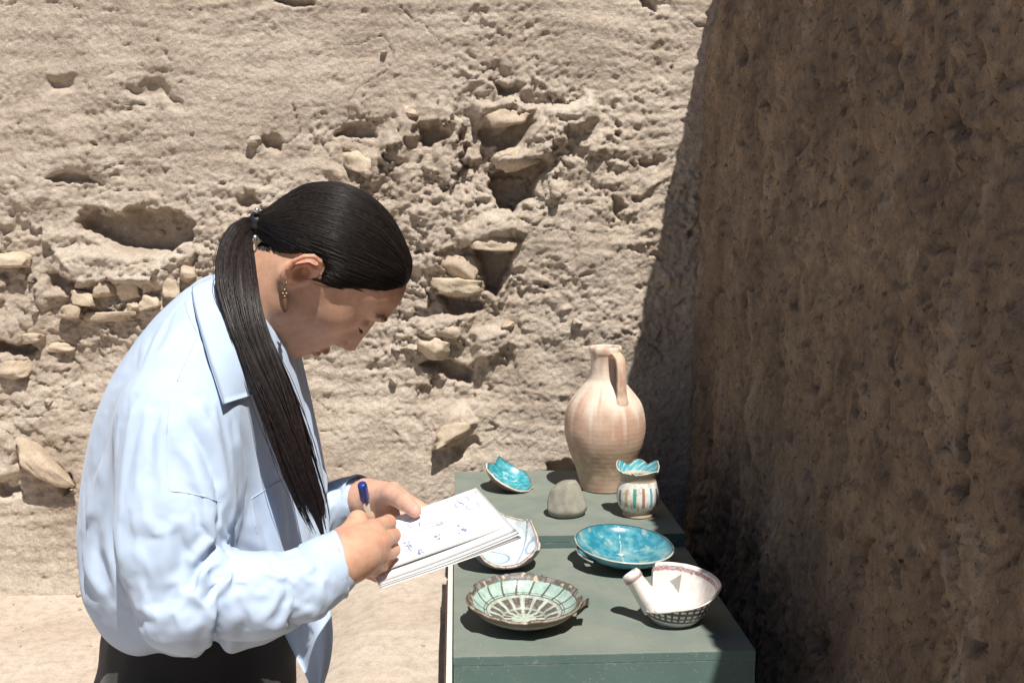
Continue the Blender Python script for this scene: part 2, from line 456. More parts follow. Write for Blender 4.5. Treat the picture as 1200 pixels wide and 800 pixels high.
# ------------------------------------------------------------------ the shaded earth wall on the right
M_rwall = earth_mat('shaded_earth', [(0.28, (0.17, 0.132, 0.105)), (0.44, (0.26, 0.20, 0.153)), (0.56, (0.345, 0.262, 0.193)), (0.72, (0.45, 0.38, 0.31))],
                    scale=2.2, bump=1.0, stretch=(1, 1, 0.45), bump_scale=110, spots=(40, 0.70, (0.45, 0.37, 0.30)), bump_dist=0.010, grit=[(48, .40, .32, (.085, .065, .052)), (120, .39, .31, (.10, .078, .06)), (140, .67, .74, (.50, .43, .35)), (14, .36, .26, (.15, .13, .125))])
ry = np.concatenate([np.arange(-5, 1.2, 0.05), np.arange(1.2, 4.16, 0.0068)]); rz = np.concatenate([np.arange(-0.1, 2.35, 0.0072), np.arange(2.35, 2.95, 0.03)])
Yr, Zr = np.meshgrid(ry, rz, indexing='ij')
def right_relief():
    wy = Yr + 0.03 * fbm2(Yr * 4, Zr * 3, 3, 141); wzr = Zr + 0.04 * fbm2(Yr * 4, Zr * 3, 3, 143)
    h = 0.032 * fbm2(Yr * 1.9, Zr * 1.1, 3, 101)
    h += 0.022 * (billow2(wy * 6, wzr * 3.2, 4, 107, 0.5) - 0.5) + 0.0035 * fbm2(Yr * 75 + 2 * noise2(Yr * 4, Zr * 4, 3), Zr * 9, 3, 131, 0.6)
    h += 0.008 * fbm2(wy * 26, wzr * 12, 3, 113) + 0.0035 * fbm2(Yr * 70, Zr * 40, 3, 119)
    pit = noise2(wy * 9, wzr * 6.5, 171) + 0.45 * noise2(wy * 26, wzr * 20, 173)
    h -= 0.055 * sstep(0.5, 0.9, pit)
    pit2 = noise2(wy * 34, wzr * 24, 175) + 0.3 * noise2(Yr * 80, Zr * 60, 177)
    h -= 0.017 * sstep(0.5, 0.8, pit2)
    d1, d2, idv = worley2(wy * 20, wzr * 15, 161)
    h += (idv > 0.62) * 0.016 * np.clip(0.42 - d1, 0, 1) / 0.42
    h += 0.008 * facets2(wy * 14, wzr * 9, 211) + 0.006 * facets2(wy * 34, wzr * 22, 213) + 0.003 * facets2(Yr * 80, Zr * 55, 217)
    h += 0.05 * np.exp(-np.clip(Zr, 0, 9) / 0.35)
    return h
RH = right_relief()
base_x = 0.895 + 0.022 * Zr + 0.172 * np.clip(Zr - 2.06, 0, 9)
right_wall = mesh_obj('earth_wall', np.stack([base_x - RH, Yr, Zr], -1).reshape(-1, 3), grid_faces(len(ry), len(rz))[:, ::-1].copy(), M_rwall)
tag(right_wall, 'tall brown earth wall in shade with vertical streaks, right of the plinths', 'wall')
# earth mass behind both faces, so that the walls are solid
def earth_mass(name, pts, z0, z1, parent):
    n = len(pts)
    v = [(x, y, z0) for x, y in pts] + [(x, y, z1) for x, y in pts]
    f = [tuple(range(n))[::-1], tuple(range(n, 2 * n))] + [(i, (i + 1) % n, (i + 1) % n + n, i + n) for i in range(n)]
    return mesh_obj(name, v, f, M_wall, parent, smooth=False)
earth_mass('wall_core', [(-5, 4.3), (1.35, 4.3), (1.35, 5.4), (-5, 5.4)], -0.1, 3.28, back_wall)
earth_mass('wall_core', [(1.28, -5), (2.4, -5), (2.4, 4.29), (1.28, 4.29)], -0.1, 2.9, right_wall)

# ------------------------------------------------------------------ plinths
def plinth_mat():
    m, nd, lk, b = new_mat('green_painted_board')
    tc = nd.new('ShaderNodeTexCoord'); ge = nd.new('ShaderNodeNewGeometry')
    sx = nd.new('ShaderNodeSeparateXYZ'); lk.new(ge.outputs['Normal'], sx.inputs[0])
    n = noise_node(nd, lk, 7, 7, 0.65, tc.outputs['Object'])
    paint = ramp(nd, [(0.3, (0.085, 0.14, 0.13)), (0.7, (0.11, 0.17, 0.158))]); lk.new(n.outputs[0], paint.inputs[0])
    dust = ramp(nd, [(0.3, (0.185, 0.205, 0.175)), (0.7, (0.235, 0.25, 0.215))]); lk.new(n.outputs[0], dust.inputs[0])
    mr = nd.new('ShaderNodeMapRange'); mr.inputs[1].default_value = 0.3; mr.inputs[2].default_value = 0.95; mr.inputs[4].default_value = 0.85
    lk.new(sx.outputs[2], mr.inputs[0])
    n2 = noise_node(nd, lk, 3, 6, 0.6, tc.outputs['Object'], 1.0)
    r2 = ramp(nd, [(0.3, (0.45, 0.45, 0.45)), (0.62, (1.15, 1.15, 1.15))]); lk.new(n2.outputs[0], r2.inputs[0])
    f = nd.new('ShaderNodeMath'); f.operation = 'MULTIPLY'; lk.new(mr.outputs[0], f.inputs[0]); lk.new(r2.outputs[0], f.inputs[1]); f.use_clamp = True
    body = mixrgb(nd, lk, 'MIX', f.outputs[0], paint.outputs[0], dust.outputs[0])
    sm = nd.new('ShaderNodeMapping'); sm.inputs['Scale'].default_value = (2.5, 30, 2.5); sm.inputs['Rotation'].default_value = (0, 0, 0.5); lk.new(tc.outputs['Object'], sm.inputs[0])
    sc = noise_node(nd, lk, 6, 4, 0.7, sm.outputs[0], 0.3); rs = ramp(nd, [(0.66, (0, 0, 0)), (0.72, (1, 1, 1))]); lk.new(sc.outputs[0], rs.inputs[0])
    body = mixrgb(nd, lk, 'MIX', mixrgb(nd, lk, 'MULTIPLY', 1.0, rs.outputs[0], (.35, .35, .35)), body, (.34, .33, .28))
    gr = noise_node(nd, lk, 210, 2, 0.5, tc.outputs['Object']); rg = ramp(nd, [(0.68, (0, 0, 0)), (0.74, (.7, .7, .7))]); lk.new(gr.outputs[0], rg.inputs[0])
    body = mixrgb(nd, lk, 'MIX', rg.outputs[0], body, (.38, .34, .27))
    bev = nd.new('ShaderNodeBevel'); bev.samples = 4; bev.inputs['Radius'].default_value = 0.007
    dt = nd.new('ShaderNodeVectorMath'); dt.operation = 'DOT_PRODUCT'; lk.new(bev.outputs[0], dt.inputs[0]); lk.new(ge.outputs['Normal'], dt.inputs[1])
    ew = ramp(nd, [(0.80, (1, 1, 1)), (0.97, (0, 0, 0))]); lk.new(dt.outputs['Value'], ew.inputs[0])
    wn_ = noise_node(nd, lk, 45, 5, 0.7, tc.outputs['Object']); rw = ramp(nd, [(0.45, (0, 0, 0)), (0.62, (.8, .8, .8))]); lk.new(wn_.outputs[0], rw.inputs[0])
    body = mixrgb(nd, lk, 'MIX', mixrgb(nd, lk, 'MULTIPLY', 1.0, ew.outputs[0], rw.outputs[0]), body, (.33, .31, .26))
    lk.new(body, b.inputs['Base Color'])
    b.inputs['Roughness'].default_value = 0.75; b.inputs['Specular IOR Level'].default_value = 0.25
    nb = noise_node(nd, lk, 150, 4, 0.6, tc.outputs['Object'])
    bp = nd.new('ShaderNodeBump'); bp.inputs['Strength'].default_value = 0.12; bp.inputs['Distance'].default_value = 0.002
    lk.new(nb.outputs[0], bp.inputs['Height']); lk.new(bp.outputs[0], b.inputs['Normal'])
    return m
M_plinth = plinth_mat()
def box_obj(name, lo, hi, mat, parent=None, bevel=0.004):
    bm = bmesh.new(); bmesh.ops.create_cube(bm, size=1.0)
    lo, hi = Vector(lo), Vector(hi)
    for v in bm.verts: v.co = Vector([(lo[i] + hi[i]) / 2 + v.co[i] * (hi[i] - lo[i]) for i in range(3)])
    bmesh.ops.bevel(bm, geom=bm.edges[:], offset=bevel, segments=2, affect='EDGES', profile=0.7)
    me = bpy.data.meshes.new(name); bm.to_mesh(me); bm.free()
    me.materials.append(mat)
    o = bpy.data.objects.new(name, me); scene.collection.objects.link(o)
    if parent: o.parent = parent
    return o
UP, LOW = 0.4875, 0.45
plinth_far = empty('plinth', (0.333, 3.44, 0)); plinth_near = empty('plinth', (0.333, 2.67, 0))
for root, lab, (x0, x1, y0, y1, z1) in ((plinth_far, 'grey green display plinth against the wall, carrying the tall jug', (-.010, .676, 3.052, 3.835, UP)),
                                        (plinth_near, 'grey green display plinth nearest the viewer, carrying the broken bowls', (-.012, .676, 2.29, 3.046, LOW))):
    tag(root, lab, 'plinth', 'green plinths along the shaded wall')
    L = root.location
    box_obj('plinth_top', (x0 - L.x, y0 - L.y, z1 - 0.022), (x1 - L.x, y1 - L.y, z1), M_plinth, root, 0.0022)
    box_obj('plinth_body', (x0 + .0005 - L.x, y0 + .0005 - L.y, -0.02), (x1 - .0005 - L.x, y1 - .0005 - L.y, z1 - 0.0222), M_plinth, root, 0.0015)
M_whiteboard = plain_mat('white_board', (0.62, 0.60, 0.56), 0.6, 0.3, 0.12)
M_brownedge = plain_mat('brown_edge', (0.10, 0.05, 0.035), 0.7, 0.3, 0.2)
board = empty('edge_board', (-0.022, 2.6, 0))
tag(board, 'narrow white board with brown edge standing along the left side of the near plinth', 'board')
box_obj('board_panel', (-0.006, -0.42, -0.02), (0.0075, 0.42, 0.436), M_whiteboard, board, 0.002)
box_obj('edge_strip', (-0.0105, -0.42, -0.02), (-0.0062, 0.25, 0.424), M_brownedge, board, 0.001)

# loose crumbs of earth on the floor
def crumbs():
    r = np.random.default_rng(12); Vs, Fs = [], []; n0 = 0
    base = bmesh.new(); bmesh.ops.create_icosphere(base, subdivisions=1, radius=1.0)
    bv = np.array([v.co[:] for v in base.verts]); bf = np.array([[v.index for v in f.verts] for f in base.faces]); base.free()
    for k in range(80):
        x = r.uniform(-2.0, -0.06); y = 4.0 - abs(r.normal(0, .35)) if k < 60 else r.uniform(1.9, 3.8)
        s = min(.022, .0025 + abs(r.normal(0, .0045)))
        i = int(np.clip(np.searchsorted(ax, x), 0, len(ax) - 1)); j = int(np.clip(np.searchsorted(ay, y), 0, len(ay) - 1))
        v = bv * (1 + .35 * r.uniform(-1, 1, (len(bv), 1))) * s * np.array([1.2, 1, .8]) + [x, y, GZ[i, j] + s * .3]
        Vs.append(v); Fs.append(bf + n0); n0 += len(bv)
    tag(mesh_obj('gravel', np.concatenate(Vs), np.concatenate(Fs), M_wall, smooth=False), 'small crumbs of earth scattered on the pale floor', 'gravel', kind='stuff')
crumbs()
# ------------------------------------------------------------------ pottery
def lathe(profile, nth, th0=0.0, th1=2 * math.pi):
    """points (radius, z) revolved; returns grid (nth, npt, 3) and theta grid"""
    th = th0 + (th1 - th0) * np.arange(nth) / nth
    r = np.array([p[0] for p in profile]); z = np.array([p[1] for p in profile])
    T, R_ = np.meshgrid(th, r, indexing='ij'); Zz = np.broadcast_to(z, T.shape)
    return np.stack([R_ * np.cos(T), R_ * np.sin(T), Zz], -1), T

def spline(pts, n):
    """Catmull-Rom through 2d or 3d points, n samples, roughly even"""
    p = np.asarray(pts, float)
    q = np.vstack([2 * p[0] - p[1], p, 2 * p[-1] - p[-2]])
    seg = len(p) - 1; out = []
    L = np.linalg.norm(np.diff(p, axis=0), axis=1); cum = np.concatenate([[0], np.cumsum(L)]) / L.sum()
    for s in np.linspace(0, 1, n):
        k = min(int(np.searchsorted(cum, s, side='right') - 1), seg - 1); t = (s - cum[k]) / (cum[k + 1] - cum[k])
        a, b, c, d = q[k], q[k + 1], q[k + 2], q[k + 3]
        out.append(0.5 * (2 * b + (c - a) * t + (2 * a - 5 * b + 4 * c - d) * t * t + (3 * b - a - 3 * c + d) * t ** 3))
    return np.array(out)

def broken_vessel(name, outer, thick, rimfun, colfun, mat, parent=None, nth=220, nin=46, foot=None, th0=0.0, th1=2 * math.pi):
    """bowl wall from centre to a rim that ends at a fraction rimfun(theta) of its profile: inner face, break edge, outer face.
    colfun(side, theta, s, x, y, z): side 0 inside, 1 break, 2 outside"""
    prof = spline(outer, 200)
    d = np.gradient(prof, axis=0); nrm = np.stack([-d[:, 1], d[:, 0]], -1); nrm /= np.linalg.norm(nrm, axis=1)[:, None] + 1e-9
    if nrm[:, 0].mean() > 0: nrm = -nrm
    full = th1 - th0 > 6.28
    th = th0 + (th1 - th0) * np.arange(nth) / (nth if full else nth - 1)
    rim = rimfun(th)
    def samp(P, s):
        i = np.clip(s, 0, 1) * 199; k = np.minimum(i.astype(int), 198); f = (i - k)[..., None]
        return P[k] * (1 - f) + P[k + 1] * f
    inner = prof + nrm * thick
    inner[:, 0] = np.maximum(inner[:, 0], 0.0006)
    out_p = prof.copy(); out_p[:, 0] = np.maximum(out_p[:, 0], 0.0006)
    sin = np.linspace(0.0, 1.0, nin)
    S = sin[None, :] * rim[:, None]
    A = samp(inner, S); B = samp(out_p, S[:, ::-1])
    mid = 0.5 * (A[:, -1] + B[:, 0])
    mid = mid + 0.25 * thick * (A[:, -1] - A[:, -2]) / (np.linalg.norm(A[:, -1] - A[:, -2], axis=1)[:, None] + 1e-9)
    RZ = np.concatenate([A, A[:, -1:], mid[:, None], B[:, :1], B], 1)
    side = np.array([0] * nin + [1, 1, 1] + [2] * nin); Sfull = np.concatenate([S, rim[:, None].repeat(3, 1), S[:, ::-1]], 1)
    T = th[:, None] + np.zeros_like(Sfull)
    P = np.stack([RZ[..., 0] * np.cos(T), RZ[..., 0] * np.sin(T), RZ[..., 1]], -1)
    npt = P.shape[1]
    Sd = np.broadcast_to(side, T.shape)
    col = colfun(Sd.ravel(), T.ravel(), Sfull.ravel(), P.reshape(-1, 3))
    return mesh_obj(name, P.reshape(-1, 3), grid_faces(nth, npt, full), mat, parent, colors=col)

def C3(*c): return np.array(c, float)
def lerp(a, b, t): return a + (b - a) * np.asarray(t)[:, None]
rng = np.random.default_rng(11)
def wob(th, seed, amps):
    r = np.random.default_rng(seed); s = 0
    for k, a in enumerate(amps): s = s + a * np.sin((k + 1) * th + r.uniform(0, 6.28))
    return s
def jag(th, seed, n, amp):
    """chipped outline: random levels joined by straight runs"""
    r = np.random.default_rng(seed); a = np.sort(r.uniform(0, 2 * math.pi, n)); v = r.uniform(-amp, amp, n)
    return np.interp(np.mod(th, 2 * math.pi), np.concatenate([a - 2 * math.pi, a, a + 2 * math.pi]), np.tile(v, 3))

M_clay = vcol_mat('buff_clay', 0.8, 0.25, 0.4, 22, 0.25, 0, 90)
M_glaze = vcol_mat('worn_glaze', 0.32, 0.5, 0.35, 70, 0.18, 0.25, 90)
M_matteglaze = vcol_mat('dusty_glaze', 0.5, 0.4, 0.4, 80, 0.2, 0.05, 90)

def seat(o, px, py, z, rz=0.0, tilt=(0, 0)):
    p = at_z(px, py, z); o.location = (p[0], p[1], z); o.rotation_euler = (tilt[0], tilt[1], rz)

# ---- tall jug
def build_jug():
    root = empty('jug'); seat(root, 708, 571, UP + 0.001)
    tag(root, 'tall buff clay jug with one handle and narrow neck, streaked slip', 'jug')
    S = 0.00282                                           # metres for one picture pixel at the jug
    prof = [(0.0, 0.0), (27, 0), (29.5, 2), (31.5, 12), (35.5, 26), (41, 41), (46, 55), (48.8, 69), (49.2, 83), (47, 97), (42.5, 108), (35, 118), (27, 127.5), (21, 134), (18.6, 142), (17.8, 154), (18.2, 164), (19.4, 167), (19.8, 171), (18.7, 174.5), (16.5, 174.5), (15, 170), (13.6, 160), (13.4, 150), (14, 140), (20, 128)]
    pr = spline(prof, 150) * S
    pr[:, 0] = np.maximum(pr[:, 0], 0.0005)
    P, T = lathe(pr, 160)
    P = P.reshape(-1, 3); T = T.ravel()
    z = P[:, 2] / S
    ribs = 0.00018 * np.sin(z * 1.1) + 0.0008 * noise2(T * 2, z * 0.08, 3)
    rad = np.hypot(P[:, 0], P[:, 1]) + 1e-6
    P[:, :2] *= (1 + ribs / np.maximum(rad, .02))[:, None]
    base = lerp(C3(.47, .285, .205), C3(.55, .40, .31), sstep(0, 1, 0.5 + 0.5 * noise2(T * 1.5, z * .03, 9)))
    slip = sstep(88, 112, z + 16 * noise2(T * 3, T * 0, 21)) * sstep(-0.55, 0.35, noise2(T * 2.2, z * 0.02, 23) + 0.2)
    drip = sstep(0.15, 0.5, noise2(T * 7, z * 0.012, 25)) * sstep(45, 100, z)
    col = lerp(base, C3(.66, .58, .49), 0.85 * slip)
    col = lerp(col, C3(.66, .57, .48), 0.65 * drip)
    col = lerp(col, C3(.50, .24, .16), 0.6 * sstep(0.32, 0.55, noise2(T * 6 + 2, z * 0.015, 27)) * sstep(60, 118, z) * sstep(135, 110, z))
    col = lerp(col, C3(.62, .50, .36), 0.8 * sstep(0.2, 0.35, noise2(T * 5, z * .12, 35)) * sstep(10, 25, z) * sstep(62, 45, z))
    col = lerp(col, C3(.42, .30, .19), 0.55 * sstep(70, 50, z) * sstep(0.0, 1.0, 0.75 + 0.5 * noise2(T * 2, z * .03, 31)))
    mesh_obj('jug_body', P, grid_faces(160, 150, True)[:, ::-1].copy(), M_clay, root, colors=col)
    # strap handle from below the lip to the shoulder, turned a little to the right of the viewer
    path = spline([(15, 163), (24, 167), (32, 161), (35, 148), (35.5, 134), (36.5, 120), (38.5, 108)], 40) * S
    ang = math.radians(-66)
    d = np.array([math.cos(ang), math.sin(ang), 0]); side = np.array([-d[1], d[0], 0])
    rings = []; tg = np.gradient(path, axis=0); tg /= np.linalg.norm(tg, axis=1)[:, None]
    for k, (r_, z_) in enumerate(path):
        c = d * r_ + np.array([0, 0, z_]); t3 = d * tg[k, 0] + np.array([0, 0, tg[k, 1]]); nn = np.cross(side, t3)
        w = 0.022 * (1 - 0.15 * math.sin(math.pi * k / 39) + 0.25 * max(0, k - 32) / 7); h = 0.011
        for q in range(18):
            a = 2 * math.pi * q / 18
            rr = 1 + (0.12 if math.sin(a) > 0 else 0) * -math.cos(2 * a)
            rings.append(c + side * w * math.cos(a) * rr + nn * h * math.sin(a))
    V = np.array(rings); f = grid_faces(40, 18)
    f = np.concatenate([f, np.stack([np.arange(39) * 18 + 17, np.arange(1, 40) * 18 + 17, np.arange(1, 40) * 18, np.arange(39) * 18], -1)])
    zz = V[:, 2] / S
    hc = lerp(C3(.50, .32, .225), C3(.60, .46, .36), sstep(-.4, .4, noise2(zz * .1, V[:, 0] * 90, 5)))
    mesh_obj('handle', V, f, M_clay, root, colors=hc)
    return root
jug = build_jug()

# ---- turquoise bowl, one side broken away
TURQ, TURQ2, TURQ3 = C3(.02, .19, .27), C3(.065, .28, .34), C3(.30, .55, .57)
def turq_bowl():
    root = empty('bowl'); seat(root, 729, 660, LOW + 0.001, 0, (math.radians(5), math.radians(4)))
    tag(root, 'turquoise glazed bowl with a broken left rim, behind the white spouted bowl', 'bowl', 'broken vessels on the near plinth')
    S = 0.00240
    prof = np.array([(0, 0), (18, 0), (20, 1.5), (26, 4), (38, 10), (49, 15), (55.5, 20), (59, 25)]) * S
    def rim(th):
        d = np.abs(np.angle(np.exp(1j * (th - math.radians(192)))))
        r = 1 - 0.13 * sstep(0.34, 0.10, d) - 0.28 * sstep(0.19, 0.12, d)
        return r + 0.006 * jag(th, 3, 30, 1)
    def col(sd, T, s, P):
        n = fbm2(P[:, 0] * 45, P[:, 1] * 45, 4, 5)
        c = lerp(np.tile(TURQ, (len(T), 1)), TURQ2, sstep(-.3, .6, n))
        pale = sstep(0.05, 0.55, fbm2(P[:, 0] * 22 + 3, P[:, 1] * 22, 4, 8) + 0.25 * (1 - s) + 0.16 * (P[:, 1] < 0) - .12)
        c = lerp(c, C3(.16, .34, .37), 0.7 * pale)
        c = lerp(c, C3(.42, .46, .43), 0.5 * sstep(.45, .7, fbm2(P[:, 0] * 30, P[:, 1] * 30 + 8, 3, 12) + .3 * (1 - s)))
        crack = np.abs(P[:, 0] - 0.004 + 0.004 * noise2(P[:, 1] * 30, P[:, 1] * 0, 2)) < 0.0008
        c = np.where((crack & (sd == 0))[:, None], C3(.62, .60, .52), c)
        c = lerp(c, C3(.50, .42, .31), (sd == 2) * sstep(.72, .60, s + .05 * n))
        c = lerp(c, C3(.60, .58, .50), (sd == 1) * (0.75))
        return c
    broken_vessel('bowl_wall', prof, 0.0065, rim, col, M_glaze, root, 260, 50)
    # the sherd glued loosely at the broken side
    def rim2(th): return 0.80 + 0.02 * jag(th, 9, 14, 1) + 0.05 * sstep(3.25, 3.5, th)
    def col2(sd, T, s, P):
        c = col(sd, T, s * 0 + 0.9, P); return lerp(c, C3(.62, .60, .52), (sd == 1) * 1.0)
    o = broken_vessel('rim_sherd', prof * 1.08, 0.006, rim2, col2, M_glaze, root, 40, 30, th0=math.radians(171), th1=math.radians(226))
    V = np.array([v.co[:] for v in o.data.vertices]); keep = np.hypot(V[:, 0], V[:, 1]) > 0.098
    bm = bmesh.new(); bm.from_mesh(o.data); bm.verts.ensure_lookup_table()
    bmesh.ops.delete(bm, geom=[bm.verts[i] for i in np.where(~keep)[0]], context='VERTS'); bm.to_mesh(o.data); bm.free()
    o.location = (-0.004, 0, -0.006)
    return root
turq_bowl()

# ---- patterned bowl in front
def patt_bowl():
    root = empty('bowl'); seat(root, 614, 728, LOW + 0.001, 0, (math.radians(3), math.radians(1)))
    tag(root, 'shallow bowl with pale green panels and dark star pattern, chipped brown rim', 'bowl', 'broken vessels on the near plinth')
    S = 0.00195
    prof = np.array([(0, 0), (26, 0), (29, 2), (33, 5.5), (46, 10.5), (58, 16.5), (66, 24), (70, 29), (75.5, 32.5)]) * S
    def rim(th):
        d = np.abs(np.angle(np.exp(1j * (th - math.radians(-62))))); e = np.abs(np.angle(np.exp(1j * (th - math.radians(8)))))
        g = np.abs(np.angle(np.exp(1j * (th - math.radians(-115)))))
        f = np.abs(np.angle(np.exp(1j * (th - math.radians(160)))))
        return 0.965 + 0.026 * jag(th, 21, 34, 1) + .008 * jag(th, 22, 120, 1) - 0.09 * sstep(0.16, 0.10, e) - 0.05 * sstep(.3, .2, d) - 0.05 * sstep(.5, .42, g) - 0.05 * sstep(.14, .1, f)
    def col(sd, T, s, P):
        n = fbm2(P[:, 0] * 60, P[:, 1] * 60, 4, 5)
        c = lerp(np.tile(C3(.30, .43, .38), (len(T), 1)), C3(.40, .50, .45), sstep(-.4, .5, n))
        dark = C3(.085, .075, .07)
        # panel lines, leaning
        nl = 18; a = np.mod(T * nl / (2 * math.pi) + 0.9 * s, 1.0); a = np.abs(a - .5) * 2 * math.pi / nl * (s * .15)
        wall = (s > .60) & (s < .88)
        c = lerp(c, dark, wall * (a < .0026))
        for s0, w in ((.595, .016), (.64, .009), (.885, .012)):
            c = lerp(c, dark, 0.85 * (np.abs(s - s0) < w))
        # centre: dark ground with pale star and lattice
        cen = s < .59
        cc = lerp(np.tile(C3(.40, .45, .39), (len(T), 1)), C3(.30, .34, .29), sstep(-.3, .5, n))
        k8 = np.abs(np.mod(T * 8 / (2 * math.pi), 1.0) - .5) * 2          # 0 in mid petal, 1 at the spokes
        petal = (s > .16) & (s < .54) & (k8 > .16) & (k8 < .80 - .10 * (s < .25))
        cc = lerp(cc, lerp(np.tile(dark, (len(T), 1)), C3(.17, .14, .12), sstep(-.2, .5, fbm2(P[:, 0] * 150, P[:, 1] * 150, 2, 9))), petal * 1.0)
        spoke = (np.abs(np.sin(T * 4)) * s < .045) & (s > .03)
        cc = lerp(cc, C3(.46, .50, .44), 0.9 * spoke)
        leaf = petal & (np.abs(k8 - .38) < .07)
        cc = lerp(cc, C3(.36, .40, .35), (petal & (np.abs(s - .36) < .018)) * .8)
        c = np.where(cen[:, None], cc, c)
        # brown rim band, worn
        rb = sstep(.885, .90, s + 0.008 * n)
        c = lerp(c, lerp(np.tile(C3(.11, .095, .09), (len(T), 1)), C3(.25, .225, .205), sstep(-.1, .6, n)), rb)
        c = lerp(c, C3(.58, .46, .31), 0.8 * sstep(.42, .55, fbm2(P[:, 0] * 40 + 9, P[:, 1] * 40, 3, 15)) * (s > .86))
        chip = np.exp(-(((P[:, 0] - .03) / .022) ** 2 + ((P[:, 1] + .02) / .007) ** 2))
        c = lerp(c, C3(.55, .42, .27), (chip > .55) * (sd == 0) * 1.0)
        c = lerp(c, lerp(np.tile(C3(.30, .27, .21), (len(T), 1)), C3(.40, .36, .28), sstep(-.3, .5, n)), (sd == 2) * 1.0)
        c = lerp(c, C3(.16, .13, .11), (sd == 2) * sstep(.78, .84, s + .02 * n))
        c = lerp(c, lerp(np.tile(C3(.30, .24, .19), (len(T), 1)), C3(.62, .56, .44), sstep(.2, .5, noise2(T * 4, T * 0, 6))), (sd == 1) * 1.0)
        return c
    broken_vessel('bowl_wall', prof, 0.008, rim, col, M_matteglaze, root, 420, 90)
    # rim sherd standing out at the right
    def rim2(th): return 0.97 + 0.02 * jag(th, 5, 60, 1)
    o = broken_vessel('rim_sherd', prof * 1.06, 0.008, rim2, lambda sd, T, s, P: lerp(np.tile(C3(.17, .14, .12), (len(T), 1)), C3(.30, .26, .22), sstep(-.2, .5, noise2(P[:, 0] * 90, P[:, 1] * 90, 3))), M_matteglaze, root, 30, 30, th0=math.radians(-22), th1=math.radians(-6))
    V = np.array([v.co[:] for v in o.data.vertices]); keep = np.hypot(V[:, 0], V[:, 1]) > 0.118
    bm = bmesh.new(); bm.from_mesh(o.data); bm.verts.ensure_lookup_table()
    bmesh.ops.delete(bm, geom=[bm.verts[i] for i in np.where(~keep)[0]], context='VERTS'); bm.to_mesh(o.data); bm.free()
    o.location = (0.006, 0, -0.004)
patt_bowl()

# ---- white bowl with spout
def white_bowl():
    root = empty('bowl'); seat(root, 788, 725, LOW + 0.001, 0, (math.radians(5), math.radians(3)))
    tag(root, 'white glazed bowl with a stub spout and dark checked band outside', 'bowl', 'broken vessels on the near plinth')
    S = 0.00195
    prof = np.array([(0, 0), (25, 0), (28, 2), (34, 8), (41, 17), (46, 27), (50, 37), (54.5, 48), (57, 50)]) * S
    def rim(th):
        pts = [(-180, .56), (-155, .56), (-125, .66), (-98, .78), (-75, .83), (-50, .88), (-25, .96), (-10, 1), (100, 1), (108, .99), (114, .90), (119, .68), (140, .58), (180, .56)]
        return np.interp(np.degrees(np.angle(np.exp(1j * th))), [p[0] for p in pts], [p[1] for p in pts]) + 0.007 * jag(th, 8, 26, 1)
    def col(sd, T, s, P):
        n = fbm2(P[:, 0] * 50, P[:, 1] * 50, 4, 5)
        c = lerp(np.tile(C3(.78, .74, .70), (len(T), 1)), C3(.70, .64, .58), sstep(0, .7, n))
        band = (s > .885) & (s < .955) & (sd == 0)
        c = lerp(c, lerp(np.tile(C3(.25, .12, .14), (len(T), 1)), C3(.55, .42, .42), sstep(0, .5, noise2(T * 14, s * 60, 4))), band * .9)
        band2 = (sd == 0) & (np.abs(s - .972) < .012)
        c = lerp(c, C3(.40, .30, .30), band2 * .4)
        # grey triangle painted inside the back wall
        q = np.angle(np.exp(1j * (T - math.radians(76)))); r_ = np.hypot(P[:, 0], P[:, 1])
        uu = (s - .60) / .22
        tri = (sd == 0) & (q < .20) & (q > -.13) & (np.abs(s - .72 - .10 * (q - .05)) < .15 * (.20 - q) / .33)
        c = lerp(c, C3(.27, .27, .25), tri * .95)
        # checked band outside
        o = sd == 2
        b = o & (s > .50) & (s < .86)
        cell_t = np.mod(T * 34 / (2 * math.pi), 1.0); cell_s = np.mod((s - .50) / .18, 1.0)
        line = (cell_t < .36) | (cell_s < .30) | (np.abs(cell_s - .63) < .09)
        c = lerp(c, C3(.045, .035, .04), (b & line) * .95)
        c = lerp(c, C3(.30, .27, .22), (o & (s < .50)) * sstep(.5, .2, s + .05 * n) * .8)
        c = lerp(c, C3(.10, .08, .08), (o & (s >= .86)) * .85)
        c = lerp(c, C3(.70, .64, .56), (sd == 1) * .8)
        return c
    broken_vessel('bowl_wall', prof, 0.0062, rim, col, M_glaze, root, 300, 70)
    # the spout: a short tapering open channel
    a = np.array([-25, -6, 17]) * S; b = np.array([-57, 10, 56]) * S
    ax_ = (b - a) / np.linalg.norm(b - a); s1 = np.cross(ax_, [0, 0, 1]); s1 /= np.linalg.norm(s1); s2 = np.cross(s1, ax_)
    prof_s = [(.0, 15), (.2, 14), (.45, 12.5), (.78, 11.2), (.82, 12.4), (.93, 12.2), (1.0, 10.4), (1.0, 7.5), (.9, 6.4), (.5, 6.4), (.2, 7)]
    V = []; cols = []
    for t, r_ in prof_s:
        for q in range(40):
            an = 2 * math.pi * q / 40; c = a + (b - a) * t
            rr = r_ * S * (1 + .05 * math.sin(3 * an))
            V.append(c + (s1 * math.cos(an) + s2 * math.sin(an)) * rr)
            cols.append((.30, .16, .17) if t in (.82,) else (.76, .72, .68))
    mesh_obj('spout', np.array(V), np.concatenate([grid_faces(len(prof_s), 40), np.stack([np.arange(len(prof_s) - 1) * 40 + 39, np.arange(1, len(prof_s)) * 40 + 39, np.arange(1, len(prof_s)) * 40, np.arange(len(prof_s) - 1) * 40], -1)]), M_glaze, root, colors=np.array(cols))
white_bowl()

